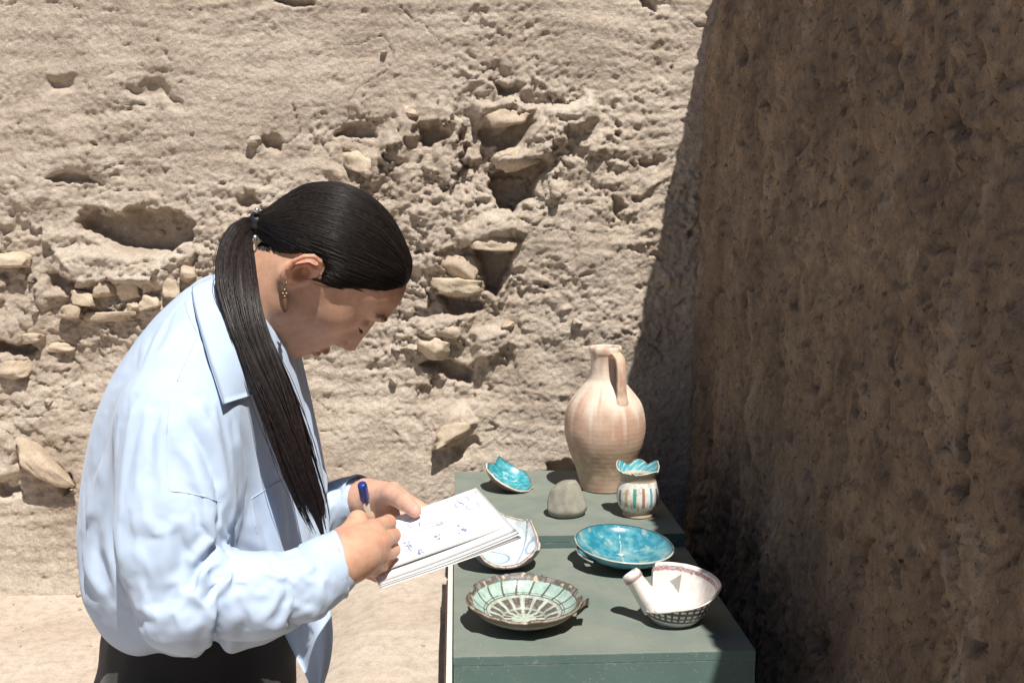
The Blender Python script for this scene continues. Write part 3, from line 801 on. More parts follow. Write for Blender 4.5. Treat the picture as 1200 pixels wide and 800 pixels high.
# ---- little striped jar with a flaring turquoise mouth
def small_jar():
    root = empty('jar'); seat(root, 747, 603, UP + 0.001)
    tag(root, 'small white jar with coloured upright stripes and a broken turquoise mouth', 'jar')
    S = 0.00259
    prof = np.array([(0, 0), (17, 0), (18.5, 2), (18, 5), (22, 11), (25.5, 20), (25.3, 31), (23, 40), (21.6, 44), (21.2, 46.5), (22.2, 49.5), (24.5, 54), (27, 59.5), (28.2, 64)]) * S
    def rim(th):
        return 0.90 + 0.022 * jag(th, 31, 26, 1) + .09 * np.abs(np.sin(th * 3.0 + .4)) * sstep(-.35, .3, np.sin(th))
    stripes = [C3(.02, .28, .22), C3(.30, .14, .12), C3(.03, .33, .44), C3(.10, .09, .12), C3(.48, .33, .12)]
    def col(sd, T, s, P):
        n = fbm2(P[:, 0] * 60, P[:, 1] * 60 + P[:, 2] * 50, 4, 5)
        c = lerp(np.tile(C3(.72, .70, .64), (len(T), 1)), C3(.58, .52, .44), sstep(0.05, .6, n))
        z = P[:, 2] / S
        k = np.floor(T * 15 / (2 * math.pi)).astype(int); a = np.abs(np.mod(T * 15 / (2 * math.pi), 1) - .5)
        for j, sc in enumerate(stripes):
            m = (sd == 2) & (k % 5 == j) & (a < .19) & (z > 15) & (z < 36 + 3 * np.sin(k * 7.0))
            c = lerp(c, sc, m * .9)
        c = lerp(c, C3(.42, .32, .22), (sd == 2) * sstep(11, 6, z + 3 * n))
        c = lerp(c, C3(.50, .36, .20), ((sd == 2) & (k % 5 == 0) & (a > .25) & (z > 12) & (z < 22)) * .7)
        ins = (sd == 0)
        ti = lerp(np.tile(C3(.06, .36, .42), (len(T), 1)), C3(.42, .60, .60), sstep(0.0, .35, np.sin(T * 13 + 60 * (s - .85)) * .5 + .3 * n))
        ti = lerp(ti, C3(.02, .14, .22), (np.abs(np.sin(T * 6.5 + 25 * s)) < .22) * .8)
        c = np.where(ins[:, None], ti, c)
        c = lerp(c, C3(.60, .53, .42), ins * (np.abs(s - .80) < .02) * 1.0)
        c = lerp(c, C3(.38, .30, .22), (sd == 2) * (z > 44) * 1.0)
        c = lerp(c, C3(.60, .55, .45), (sd == 1) * 1.0)
        return c
    broken_vessel('jar_wall', prof, 0.0052, rim, col, M_glaze, root, 260, 90)
small_jar()

# ---- turquoise base sherd at the far left of the far plinth
def turq_sherd():
    root = empty('sherd'); seat(root, 597, 570, UP + 0.004, math.radians(8), (math.radians(16), math.radians(13)))
    tag(root, 'jagged turquoise bowl fragment with a dark underside, at the far plinth corner', 'sherd')
    S = 0.00255
    prof = np.array([(0, 0), (10, .2), (17, 2), (25, 6), (32, 11), (37, 17), (41, 24)]) * S
    def rim(th):
        pts = [(-180, .92), (-150, .98), (-110, .82), (-75, .74), (-40, .66), (0, .62), (30, .66), (65, .72), (95, .84), (118, 1.0), (132, .80), (150, .86), (168, .97), (180, .92)]
        return np.interp(np.degrees(np.angle(np.exp(1j * th))), [p[0] for p in pts], [p[1] for p in pts]) + .035 * jag(th, 4, 26, 1) + .012 * jag(th, 5, 90, 1)
    def col(sd, T, s, P):
        n = fbm2(P[:, 0] * 60, P[:, 1] * 60, 4, 5)
        c = lerp(np.tile(C3(.025, .25, .32), (len(T), 1)), C3(.08, .36, .41), sstep(-.3, .5, n))
        c = lerp(c, C3(.40, .58, .58), .7 * sstep(.35, .6, fbm2(P[:, 0] * 35, P[:, 1] * 90, 3, 7)))
        c = lerp(c, lerp(np.tile(C3(.17, .10, .075), (len(T), 1)), C3(.26, .17, .12), sstep(-.3, .4, n)), (sd == 2) * 1.0)
        return lerp(c, C3(.66, .60, .50), (sd == 1) * 1.0)
    broken_vessel('sherd_wall', prof, 0.009, rim, col, M_glaze, root, 200, 40)
turq_sherd()

# ---- blue and white painted sherd under the notebook
def blue_sherd():
    root = empty('sherd'); seat(root, 595, 659, LOW + 0.006, math.radians(-6), (math.radians(13), math.radians(-3)))
    tag(root, 'pale blue and white painted bowl fragment with pinkish clay edge, behind the patterned bowl', 'sherd')
    S = 0.00262
    prof = np.array([(0, 3), (12, 3.2), (22, 6), (32, 12), (38, 21), (42, 32), (45, 42)]) * S
    def rim(th):
        cut = lambda d, a: np.where(np.cos(th - math.radians(a)) > .05, d / np.maximum(np.cos(th - math.radians(a)), .05), 9.0)
        return np.minimum(np.minimum(cut(.52, -84), cut(.60, 4)), np.minimum(cut(.80, 70), .97)) + .030 * jag(th, 14, 34, 1) + .012 * jag(th, 15, 110, 1)
    def col(sd, T, s, P):
        n = fbm2(P[:, 0] * 60, P[:, 1] * 60, 4, 5)
        c = lerp(np.tile(C3(.66, .70, .71), (len(T), 1)), C3(.55, .60, .63), sstep(-.1, .5, n))
        x, y = P[:, 0] / S, P[:, 1] / S
        e1 = ((x + 14) / 17) ** 2 + ((y + 2) / 12) ** 2
        c = lerp(c, C3(.36, .54, .57), (e1 < .8) * .85); c = lerp(c, C3(.12, .18, .27), ((np.abs(e1 - .92) < .16)) * .8)
        e1 = ((x - 4) / 7) ** 2 + ((y + 20) / 6) ** 2
        c = lerp(c, C3(.25, .32, .42), (e1 < .6) * .7)
        e2 = ((x - 26) / 7) ** 2 + ((y - 8) / 10) ** 2
        c = lerp(c, C3(.22, .30, .42), (np.abs(e2 - .8) < .35) * .75)
        c = lerp(c, C3(.20, .24, .32), (np.abs(x - 14 - .25 * y) < 1.2) * .75)
        e3 = ((x - 24) / 5) ** 2 + ((y + 12) / 6) ** 2
        c = lerp(c, C3(.28, .36, .46), (e3 < .7) * .6)
        c = lerp(c, C3(.24, .27, .33), (sd == 2) * 1.0); c = lerp(c, C3(.08, .10, .15), (sd == 2) * (np.mod(P[:, 2] / S, 5) < 2) * .9)
        return lerp(c, lerp(np.tile(C3(.58, .42, .34), (len(T), 1)), C3(.66, .55, .47), sstep(-.2, .4, n)), (sd == 1) * 1.0)
    broken_vessel('sherd_wall', prof, 0.009, rim, col, M_matteglaze, root, 240, 60)
blue_sherd()

# ---- grey cone-shaped stone
def cone_stone():
    n1, n2 = 72, 44
    u = np.linspace(0, 1, n2); th = 2 * math.pi * np.arange(n1) / n1
    T, Uu = np.meshgrid(th, u, indexing='ij')
    prof = spline([(0.001, 0), (18, 0.3), (23, 4), (25.5, 12), (25.5, 22), (23, 31), (18, 38), (9, 42.0), (0.001, 43)], n2) * 0.00259
    V = np.stack([prof[:, 0] * np.cos(T), 0.85 * prof[:, 0] * np.sin(T), np.broadcast_to(prof[:, 1], T.shape)], -1).reshape(-1, 3)
    for a, c in (((.85, -.3, .45), .066), ((-.8, -.5, .3), .062), ((.2, -.9, .38), .058), ((-.5, .1, .85), .098)):
        a = np.array(a) / np.linalg.norm(a); t = np.maximum(V @ a - c, 0); V -= .8 * t[:, None] * a
    V += 0.0022 * vnoise3(V * 45, 3)[:, None] * np.array([1, 1, .4])
    V[:, 0] += .10 * V[:, 2]
    m = plain_mat('grey_stone', (.27, .26, .215), .85, .2, .16, 45, .3)
    o = mesh_obj('stone', V, grid_faces(n1, n2, True), m)
    seat(o, 664, 603, UP + 0.001, .3)
    V = np.array([v.co[:] for v in o.data.vertices])
    tag(o, 'grey cone-shaped stone with a blunt tip, in front of the tall jug', 'stone')
cone_stone()
# ------------------------------------------------------------------ soft-body modelling: signed distances meshed as a surface net
def rcone(P, a, b, ra, rb):
    a, b = np.asarray(a), np.asarray(b); e = b - a
    t = np.clip(((P - a) @ e) / (e @ e + 1e-12), 0, 1)
    return np.linalg.norm(P - a - t[..., None] * e, axis=-1) - (ra + (rb - ra) * t)
def chain(P, pts, rad, k=0.004):
    d = None
    for i in range(len(pts) - 1):
        q = rcone(P, pts[i], pts[i + 1], rad[i], rad[i + 1]); d = q if d is None else smin(d, q, k)
    return d
def ell(P, c, r):
    q = P - np.asarray(c); r = np.asarray(r, float)
    k0 = np.linalg.norm(q / r, axis=-1); k1 = np.linalg.norm(q / (r * r), axis=-1)
    return k0 * (k0 - 1) / (k1 + 1e-9)
def smin(a, b, k):
    h = np.clip(0.5 + 0.5 * (b - a) / k, 0, 1)
    return b + (a - b) * h - k * h * (1 - h)
def smax(a, b, k): return -smin(-a, -b, k)

def mesh_sdf(f, lo, hi, h):
    lo, hi = np.asarray(lo, float), np.asarray(hi, float)
    B = 6
    nb = np.ceil((hi - lo) / (h * B)).astype(int); n = nb * B + 1
    ci = np.stack(np.meshgrid(*[np.arange(k) for k in nb], indexing='ij'), -1).reshape(-1, 3)
    dc = f(lo + (ci + 0.5) * B * h)
    act = np.abs(dc) < B * h * 1.35
    D = np.empty(n, np.float32)
    sg = np.where(dc.reshape(nb) < 0, -1.0, 1.0)
    idx = [np.minimum(np.arange(k) // B, m - 1) for k, m in zip(n, nb)]
    D[...] = sg[np.ix_(*idx)]
    need = np.zeros(n, bool)
    for c in ci[act]:
        s = c * B; need[s[0]:s[0] + B + 1, s[1]:s[1] + B + 1, s[2]:s[2] + B + 1] = True
    pts = np.argwhere(need)
    vals = np.empty(len(pts))
    for s in range(0, len(pts), 400000):
        vals[s:s + 400000] = f(lo + pts[s:s + 400000] * h)
    D[need] = vals
    neg = D < 0
    cnt = np.zeros(np.array(n) - 1, np.int8)
    corners = [(a, b, c) for a in (0, 1) for b in (0, 1) for c in (0, 1)]
    m = np.array(n) - 1
    for a, b, c in corners: cnt += neg[a:a + m[0], b:b + m[1], c:c + m[2]]
    cells = np.argwhere((cnt > 0) & (cnt < 8))
    acc = np.zeros((len(cells), 3)); num = np.zeros(len(cells))
    cv = {k: D[cells[:, 0] + k[0], cells[:, 1] + k[1], cells[:, 2] + k[2]] for k in corners}
    for k in corners:
        for axis in range(3):
            if k[axis]: continue
            k2 = list(k); k2[axis] = 1; k2 = tuple(k2)
            v0, v1 = cv[k], cv[k2]; x = (v0 < 0) != (v1 < 0)
            t = np.where(x, v0 / np.where(v0 - v1 == 0, 1, v0 - v1), 0)
            p = np.array(k, float) + np.eye(3)[axis] * t[:, None]
            acc += np.where(x[:, None], p, 0); num += x
    V = lo + (cells + acc / num[:, None]) * h
    im = np.full(m, -1, np.int64); im[cells[:, 0], cells[:, 1], cells[:, 2]] = np.arange(len(cells))
    F = []
    for axis in range(3):
        o = [0, 0, 0]; o[axis] = 1; u, v = (axis + 1) % 3, (axis + 2) % 3
        A = neg[tuple(slice(0, n[i] - o[i]) for i in range(3))]; Bq = neg[tuple(slice(o[i], n[i]) for i in range(3))]
        e = np.argwhere(A != Bq); e = e[(e[:, u] > 0) & (e[:, v] > 0) & (e[:, u] < m[u]) & (e[:, v] < m[v])]
        fl = A[e[:, 0], e[:, 1], e[:, 2]]
        def cid(du, dv):
            q = e.copy(); q[:, u] -= du; q[:, v] -= dv; return im[q[:, 0], q[:, 1], q[:, 2]]
        q = np.stack([cid(1, 1), cid(0, 1), cid(0, 0), cid(1, 0)], -1)
        q[~fl] = q[~fl][:, ::-1]
        F.append(q)
    F = np.concatenate(F); F = F[(F >= 0).all(1)]
    return V, F

def relax(V, F, it=2, lam=0.5):
    E = np.concatenate([F[:, [0, 1]], F[:, [1, 2]], F[:, [2, 3]], F[:, [3, 0]]]); E = np.concatenate([E, E[:, ::-1]])
    deg = np.bincount(E[:, 0], minlength=len(V)).clip(1)
    for _ in range(it):
        S = np.stack([np.bincount(E[:, 0], V[E[:, 1], k], len(V)) for k in range(3)], -1) / deg[:, None]
        V = V + lam * (S - V)
    return V
def vnormals(V, F):
    n = np.cross(V[F[:, 2]] - V[F[:, 0]], V[F[:, 3]] - V[F[:, 1]])
    N = np.zeros_like(V)
    for k in range(4): 
        for c in range(3): N[:, c] += np.bincount(F[:, k], n[:, c], len(V))
    return N / (np.linalg.norm(N, axis=1)[:, None] + 1e-12)

def tubes(paths, radii, sides=3):
    """many thin strands (S, n, 3) as one mesh"""
    S, n, _ = paths.shape
    t = np.gradient(paths, axis=1); t /= np.linalg.norm(t, axis=2)[..., None] + 1e-9
    ref = np.array([0.21, -0.93, 0.3]); a = np.cross(t, ref); a /= np.linalg.norm(a, axis=2)[..., None] + 1e-9; b = np.cross(t, a)
    ang = 2 * math.pi * np.arange(sides) / sides
    V = paths[:, :, None] + radii[:, :, None, None] * (a[:, :, None] * np.cos(ang)[:, None] + b[:, :, None] * np.sin(ang)[:, None])
    base = np.arange(S)[:, None, None] * n * sides; i = np.arange(n - 1)[None, :, None] * sides; q = np.arange(sides)[None, None, :]; q2 = (q + 1) % sides
    F = np.stack([base + i + q, base + i + q2, base + i + sides + q2, base + i + sides + q], -1).reshape(-1, 4)
    return V.reshape(-1, 3), F

def to_bvh(V, F): return BVHTree.FromPolygons([tuple(v) for v in V], [tuple(f) for f in F])

# ------------------------------------------------------------------ the woman
# --- head frame: x forward, y towards the viewer's side, z up the skull; bowed, turned a little away, tipped towards the viewer
hp = math.radians(57.8 + 2.0)
up0 = np.array([math.sin(hp), 0, math.cos(hp)]); fw0 = np.array([math.cos(hp), 0, -math.sin(hp)]); sd0 = np.array([0, -1.0, 0])
yaw_h, roll_h = math.radians(11), math.radians(5)
fw1 = fw0 * math.cos(yaw_h) - sd0 * math.sin(yaw_h); sd1 = sd0 * math.cos(yaw_h) + fw0 * math.sin(yaw_h)
sd2 = sd1 * math.cos(roll_h) - up0 * math.sin(roll_h); up2 = up0 * math.cos(roll_h) + sd1 * math.sin(roll_h)
HR = np.stack([fw1, sd2, up2])                       # rows: head axes in the world
EAR = at(357, 324, 1.295)
HO = EAR - 0.069 * sd2
def to_head(P): return (P - HO) @ HR.T
def from_head(q): return HO + np.asarray(q, float) @ HR
mm = 0.00095

NECK_A, NECK_B = from_head(np.array([-2, 0, -32]) * mm), at(258, 408, 1.385)
def skull(q):
    d = smin(ell(q, np.array([13, 0, 37]) * mm, np.array([92, 71, 77]) * mm), ell(q, np.array([58, 0, 52]) * mm, np.array([53, 59, 50]) * mm), .02)
    return d
def head_sdf(P):
    q = to_head(P); a = q.copy(); a[:, 1] = np.abs(a[:, 1])
    E_ = lambda c, r: ell(a, np.array(c) * mm, np.array(r) * mm)
    Rr = lambda p, s, r0, r1: rcone(a, np.array(p) * mm, np.array(s) * mm, r0 * mm, r1 * mm)
    d = skull(q)
    d = smin(d, E_((102, 18, 45), (11, 24, 9)), .012)
    d = smin(d, E_((64, 0, -8), (43, 50, 60)), .018)
    d = smin(d, E_((70, 39, 3), (17, 13, 15)), .026)
    d = smin(d, Rr((12, 56, -2), (24, 46, -44), 13, 14), .016)
    d = smin(d, Rr((24, 46, -44), (86, 11, -71), 14, 12.5), .016)
    d = smin(d, E_((52, 0, -52), (42, 40, 28)), .016)
    d = smin(d, E_((91, 0, -43), (22, 28, 26)), .014)
    d = smin(d, E_((91, 0, -71), (14, 18, 13)), .014)
    d = smin(d, E_((74, 20, -22), (21, 18, 26)), .018)
    d = smin(d, E_((42, 44, -4), (34, 14, 32)), .024)
    d = smax(d, -E_((117, 31, 23), (17, 19, 11)), .012)              # eye socket
    d = smin(d, E_((95, 31, 21), (13.5, 15, 12.5)), .003)            # lids over the eye
    d = smax(d, -E_((110, 31, 28.5), (7, 16, 1.2)), .0025)           # lid fold
    d = smin(d, Rr((108.5, 0, 25), (127.5, 0, -17), 6.2, 7.8), .008)    # nose
    d = smin(d, E_((106, 0, 0), (15, 10, 28)), .008)
    d = smin(d, E_((104, 0, -14), (16, 16, 16)), .010)
    d = smin(d, E_((111, 10.5, -23.5), (11, 7, 7.5)), .005)
    d = smin(d, E_((118, 0, -24.5), (10, 5, 4.8)), .005)
    d = smax(d, -E_((116.5, 5.6, -30.5), (6, 2.8, 3.4)), .002)
    d = smin(d, E_((112.5, 0, -48), (8, 20, 5.2)), .004)               # lips
    d = smin(d, E_((108.5, 0, -60.5), (8.4, 17, 6)), .004)
    d = smax(d, -E_((122.5, 0, -54.4), (15, 24, 1.2)), .002)
    # ears
    hel = np.array([(3, 70, 4), (5, 74, 15), (0, 80, 25), (-9, 84, 30), (-19, 87, 27), (-25, 88, 17), (-26, 87, 4), (-21, 84, -9), (-13, 79, -18), (-6, 75, -23), (0, 72, -20)]) * mm
    ear = E_((-10, 76, 2), (17, 4.6, 25))
    ear = smin(ear, chain(a, hel, np.array([2.4, 2.8, 3.0, 3.2, 3.2, 3.2, 3.1, 3.0, 3.6, 4.2, 2.5]) * mm, .001), .004)
    ear = smin(ear, chain(a, np.array([(-2, 80, 18), (-13, 83, 15), (-17, 83, 3), (-13, 81, -9), (-5, 77, -14)]) * mm, np.array([1.8, 2.4, 2.8, 2.6, 2.2]) * mm, .001), .004)
    ear = smax(ear, -E_((-6, 82, 0), (8.5, 9, 10.5)), .004)
    ear = smin(ear, E_((4, 74, -1), (4, 4, 5.5)), .003)
    ear = smin(ear, E_((-6, 67, 0), (14, 7, 18)), .004)
    d = smin(d, ear, .004)
    d = smax(d, -E_((-5, 78, 0), (7.5, 12, 9)), .004)
    n = rcone(P, NECK_A, NECK_B, .050, .056)
    n = smin(n, rcone(P, from_head(np.array([40, 0, -55]) * mm), at(290, 428, 1.385), .032, .045), .03)
    n = smin(n, rcone(P, from_head(np.array([-5, 52, -22]) * mm), at(282, 420, 1.35), .014, .013), .02)
    return smin(d, n, .022)

# --- hands
def H(*p): return np.array([at(*q) for q in p])
def hand_near(P):
    w0, w1 = at(366, 669, 1.17), at(400, 656, 1.188)
    d = rcone(P, w0, w1, .030, .0285)
    d = smin(d, rcone(P, w1, at(420, 648, 1.20), .0285, .026), .012)
    mcp = H((436, 620, 1.220), (446, 634, 1.216), (446, 650, 1.220), (437, 664, 1.230))
    for m_, r0 in zip(mcp, (.022, .023, .023, .021)):
        d = smin(d, rcone(P, at(410, 651, 1.20), m_, r0, .0115), .014)
    d = smin(d, rcone(P, at(403, 634, 1.213), at(420, 620, 1.236), .017, .013), .012)      # thumb ball
    d = smin(d, ell(P, at(425, 640, 1.235), (.026, .022, .026)), .012)
    fingers = [(mcp[0], *H((455, 612, 1.252), (449, 634, 1.281), (441, 648, 1.292))), (mcp[1], *H((460, 627, 1.253), (452, 648, 1.283), (441, 655, 1.293))),
               (mcp[2], *H((460, 644, 1.257), (450, 662, 1.283), (437, 663, 1.290))), (mcp[3], *H((453, 662, 1.262), (443, 675, 1.283), (431, 672, 1.288)))]
    fd = None
    for f_, r in zip(fingers, (.0088, .0090, .0087, .0079)):
        c = chain(P, f_, (r * 1.25, r * 1.06, r * .92, r * .8), .003)
        fd = c if fd is None else np.minimum(fd, c)
    th = chain(P, H((408, 628, 1.222), (419, 609, 1.245), (429, 607, 1.268), (437, 622, 1.285)), (.0135, .0115, .0102, .0085), .003)
    d = smin(d, fd, .004)
    return smin(d, th, .005)
def hand_far(P):
    d = rcone(P, at(392, 592, 1.50), at(424, 583, 1.478), .027, .0265)
    mcp = H((460, 575, 1.475), (464, 588, 1.462), (464, 600, 1.450), (460, 612, 1.440))
    for m_ in mcp: d = smin(d, rcone(P, at(432, 585, 1.47), m_, .0215, .0125), .013)
    d = smin(d, ell(P, at(446, 582, 1.452), (.026, .022, .022)), .012)
    fingers = [(mcp[0], *H((490, 594, 1.462), (510, 606, 1.445), (524, 612, 1.43))), (mcp[1], *H((494, 606, 1.44), (514, 616, 1.42), (530, 620, 1.405))),
               (mcp[2], *H((490, 620, 1.42), (510, 630, 1.395), (524, 632, 1.38))), (mcp[3], *H((482, 634, 1.40), (498, 644, 1.375), (508, 646, 1.36)))]
    fd = None
    for f_, r in zip(fingers, (.0093, .0095, .0092, .0082)):
        c = chain(P, f_, (r * 1.2, r * 1.03, r * .92, r * .8), .003); fd = c if fd is None else np.minimum(fd, c)
    d = smin(d, fd, .006)
    th = chain(P, H((440, 580, 1.452), (459, 579, 1.420), (474, 588, 1.384), (486, 598, 1.362)), (.017, .0135, .0115, .0090), .004)
    return smin(d, th, .008)

# --- hidden body under the clothes: one coarse trunk with limbs
HIP = at(232, 800, 1.385)
def trunk(P):
    d = rcone(P, HIP + [0, 0, -.02], at(240, 560, 1.385), .115, .105)
    d = smin(d, rcone(P, at(240, 560, 1.385), at(250, 450, 1.385), .105, .09), .05)
    d = smin(d, rcone(P, at(250, 450, 1.385), NECK_B, .07, .05), .05)
    d = smin(d, rcone(P, at(225, 480, 1.27), at(230, 480, 1.50), .04, .04), .04)
    for s, (S_, E_2, W_) in enumerate(((at(222, 492, 1.245), at(205, 690, 1.155), at(372, 668, 1.172)), (at(230, 470, 1.54), at(320, 640, 1.56), at(400, 590, 1.495)))):
        d = smin(d, chain(P, (S_, E_2, W_), (.040, .026, .022), .02), .03)
        sx = -1 if s == 0 else 1
        hipj = HIP + np.array([0.0, .085 * sx, -.04]); knee = np.array([HIP[0] + .03, HIP[1] + .09 * sx, .47]); ank = np.array([HIP[0] - .01, HIP[1] + .09 * sx, .075])
        d = smin(d, chain(P, (hipj, knee, ank), (.085, .055, .036), .03), .03)
    return d

def skin_material():
    m, nd, lk, b = new_mat('skin')
    a = nd.new('ShaderNodeVertexColor'); a.layer_name = 'Col'
    tc = nd.new('ShaderNodeTexCoord')
    n = noise_node(nd, lk, 90, 4, 0.6, tc.outputs['Object'])
    r = ramp(nd, [(0.32, (0.78, 0.70, 0.66)), (0.62, (1.06, 1.06, 1.06))]); lk.new(n.outputs[0], r.inputs[0])
    lk.new(mixrgb(nd, lk, 'MULTIPLY', 0.5, a.outputs[0], r.outputs[0]), b.inputs['Base Color'])
    b.inputs['Roughness'].default_value = 0.5; b.inputs['Specular IOR Level'].default_value = 0.35
    b.inputs['Subsurface Weight'].default_value = 0.12; b.inputs['Subsurface Radius'].default_value = (1.0, 0.35, 0.2); b.inputs['Subsurface Scale'].default_value = 0.008
    nb = noise_node(nd, lk, 300, 6, 0.7, tc.outputs['Object'])
    bp = nd.new('ShaderNodeBump'); bp.inputs['Strength'].default_value = 0.4; bp.inputs['Distance'].default_value = 0.0012
    lk.new(nb.outputs[0], bp.inputs['Height']); lk.new(bp.outputs[0], b.inputs['Normal'])
    return m
M_skin = skin_material()

def build_body():
    parts = []
    c = from_head((.03, 0, 0))
    lo = np.minimum(c - .155, NECK_B - .06); hi = np.maximum(c + .155, NECK_B + .06)
    parts.append(mesh_sdf(head_sdf, lo, hi, .0020))
    hn = at(425, 645, 1.22); parts.append(mesh_sdf(hand_near, hn - [.09, .07, .06], hn + [.06, .10, .065], .0015))
    hf = at(455, 595, 1.45); parts.append(mesh_sdf(hand_far, hf - [.09, .10, .07], hf + [.11, .09, .06], .0018))
    parts.append(mesh_sdf(trunk, (HIP[0] - .30, HIP[1] - .33, .03), (HIP[0] + .36, HIP[1] + .33, 1.32), .013))
    V = np.concatenate([p[0] for p in parts]); off = np.cumsum([0] + [len(p[0]) for p in parts])
    F = np.concatenate([p[1] + o for p, o in zip(parts, off)])
    nh = len(parts[0][0])
    V[:nh] = relax(V[:nh], parts[0][1], 1, .4)
    base = np.array([.57, .34, .235]); col = np.tile(base, (len(V), 1))
    q = to_head(V[:nh]) / mm; a = q.copy(); a[:, 1] = np.abs(a[:, 1])
    col[:nh] *= np.array([.96, .94, .93])
    def blend(mask, c): col[:nh] = lerp(col[:nh], np.array(c), mask)
    g = lambda c, r: np.exp(-(((a - np.array(c)) / np.array(r)) ** 2).sum(1))
    blend(.40 * g((92, 42, -5), (20, 20, 18)), (.52, .22, .16))
    blend(.45 * g((124, 0, -24), (10, 12, 10)), (.50, .22, .16))
    lipd = np.minimum(((a - [111, 0, -48.5]) / [12, 21, 5.0]) ** 2 @ np.ones(3), ((a - [107.5, 0, -60.5]) / [12, 18, 6.0]) ** 2 @ np.ones(3))
    blend(.8 * sstep(1.5, .7, lipd) * (q[:, 0] > 101), (.40, .125, .11))
    blend(.65 * g((-12, 86, 8), (18, 10, 26)), (.58, .22, .15))
    blend(.25 * g((108, 31, 24), (10, 18, 10)), (.36, .19, .14))
    o1 = off[1]; o2 = off[2]; o3 = off[3]
    kn = vnoise3(V[o1:o3] * 70, 4)
    col[o1:o3] = lerp(col[o1:o3], np.array([.52, .25, .18]), .35 * sstep(-.2, .6, kn))
    col[o2:o3] = lerp(col[o2:o3], np.array([.62, .38, .30]), np.full(o3 - o2, .6))
    for t in H((436, 620, 1.212), (446, 634, 1.208), (446, 650, 1.212), (437, 664, 1.222), (455, 612, 1.244), (460, 627, 1.245), (460, 644, 1.249), (453, 662, 1.254)):
        col[o1:o2] = lerp(col[o1:o2], np.array([.50, .21, .15]), .5 * np.exp(-(np.linalg.norm(V[o1:o2] - t, axis=1) / .009) ** 2))
    for t in (at(486, 598, 1.362),):
        col[o2:o3] = lerp(col[o2:o3], np.array([.66, .33, .28]), .7 * np.exp(-(np.linalg.norm(V[o2:o3] - t, axis=1) / .014) ** 2))
    o = mesh_obj('person', V, F, M_skin, colors=col)
    tag(o, 'woman with long dark ponytail in a pale blue shirt, head bowed, writing in a notebook', 'person')
    return o
person = build_body()

# --- hair
def hair_material(name, c0, c1):
    m, nd, lk, b = new_mat(name)
    tc = nd.new('ShaderNodeTexCoord')
    n = noise_node(nd, lk, 240, 3, 0.6, tc.outputs['Object'])
    r = ramp(nd, [(0.3, c0), (0.7, c1)]); lk.new(n.outputs[0], r.inputs[0]); lk.new(r.outputs[0], b.inputs['Base Color'])
    b.inputs['Roughness'].default_value = 0.38; b.inputs['Specular IOR Level'].default_value = 0.35
    b.inputs['Sheen Weight'].default_value = 0.0
    return m
M_hair = hair_material('dark_hair', (.008, .0065, .006), (.030, .022, .019))
M_tail = hair_material('brown_hair', (.010, .007, .0065), (.034, .023, .021))
HAIRLINE = [(93, 102), (85, 90), (73, 76), (59, 60), (47, 44), (35, 24), (20, 9), (9, 13), (3, 28), (-16, 26), (-25, 10), (-29, -8), (-42, -34), (-62, -44), (-130, -44), (-130, 200), (150, 200), (150, 100)]
TIE = from_head(np.array([-84, 6, -30]) * mm)
TIE = at(302, 263, 1.352)
TIEQ = to_head(TIE[None])[0]
def hair_sdf(P):
    q = to_head(P)
    sd = poly_sd(q[:, 0] / mm, q[:, 2] / mm, HAIRLINE) * mm + .0028 * vnoise3(q * 130, 3) + .0015 * vnoise3(q * 420, 4)
    t = sstep(0.002, -0.030, sd)
    d = skull(q) - (.0005 + .0075 * t)
    d = smin(d, rcone(q, np.array([-42, 0, 10]) * mm, TIEQ, .043, .013), .03)
    return smax(d, sd, .006)
hv, hf_ = mesh_sdf(hair_sdf, from_head((0, 0, .03)) - .17, from_head((0, 0, .03)) + .17, .0028)
hv = relax(hv, hf_, 2, .5)
hair = mesh_obj('hair', hv, hf_, M_hair, person)
def scalp_strands(n=2100, nedge=1000, npt=18):
    bv = to_bvh(hv, hf_); r = np.random.default_rng(5)
    skin = BVHTree.FromPolygons([v.co for v in person.data.vertices], [p.vertices for p in person.data.polygons])
    q = to_head(hv) / mm
    surf = skull(q * mm) > -.0015
    cand = np.where((q[:, 0] > -40) & (q[:, 1] > -25) & surf)[0]
    edge = np.where((np.abs(poly_sd(q[:, 0], q[:, 2], HAIRLINE)) < 5) & (q[:, 1] > -30) & surf & ((q[:, 0] > 26) | (q[:, 0] < -34)))[0]
    st = np.concatenate([hv[r.choice(cand, n)], hv[r.choice(edge, nedge)]])
    c0 = from_head(np.array([6, 0, 30]) * mm)
    out = []; eflag = []
    for i, s in enumerate(st):
        ed = i >= n
        ln = r.uniform(.12, .6) if ed else r.uniform(.45, 1.0); u0 = -r.uniform(0, .07) if ed else 0.0
        pts = []; lift = r.uniform(.0002, .0020); ph = r.uniform(0, 6.28); ok = True
        for t in np.linspace(0, 1, npt):
            p = s + (TIE - s) * (u0 + (ln - u0) * t)
            dirv = p - c0; L = np.linalg.norm(dirv); far = Vector(c0 + dirv / L * .30); back = Vector(-dirv / L)
            h1 = bv.ray_cast(far, back); h2 = skin.ray_cast(far, back) if (ed and t < .5) else (None, None, None, 9)
            if h1[0] is None and h2[0] is None: ok = False; break
            hit = h1 if h2[0] is None or (h1[0] is not None and h1[3] < h2[3]) else h2
            pts.append(np.array(hit[0]) + dirv / L * (lift * math.sin(math.pi * min(1, t + .02)) + .0001) + .0008 * math.sin(3 * t + ph) * np.cross(dirv / L, (TIE - s) / np.linalg.norm(TIE - s)))
        if ok: out.append(pts); eflag.append(ed)
    P = np.array(out)
    rad = np.full(P.shape[:2], .00052) * np.interp(np.linspace(0, 1, npt), [0, .1, .9, 1], [.25, 1, 1, .4])
    rad[np.array(eflag)] *= .55
    V, F = tubes(P, rad)
    mesh_obj('hair_strands', V, F, M_hair, hair)
scalp_strands()
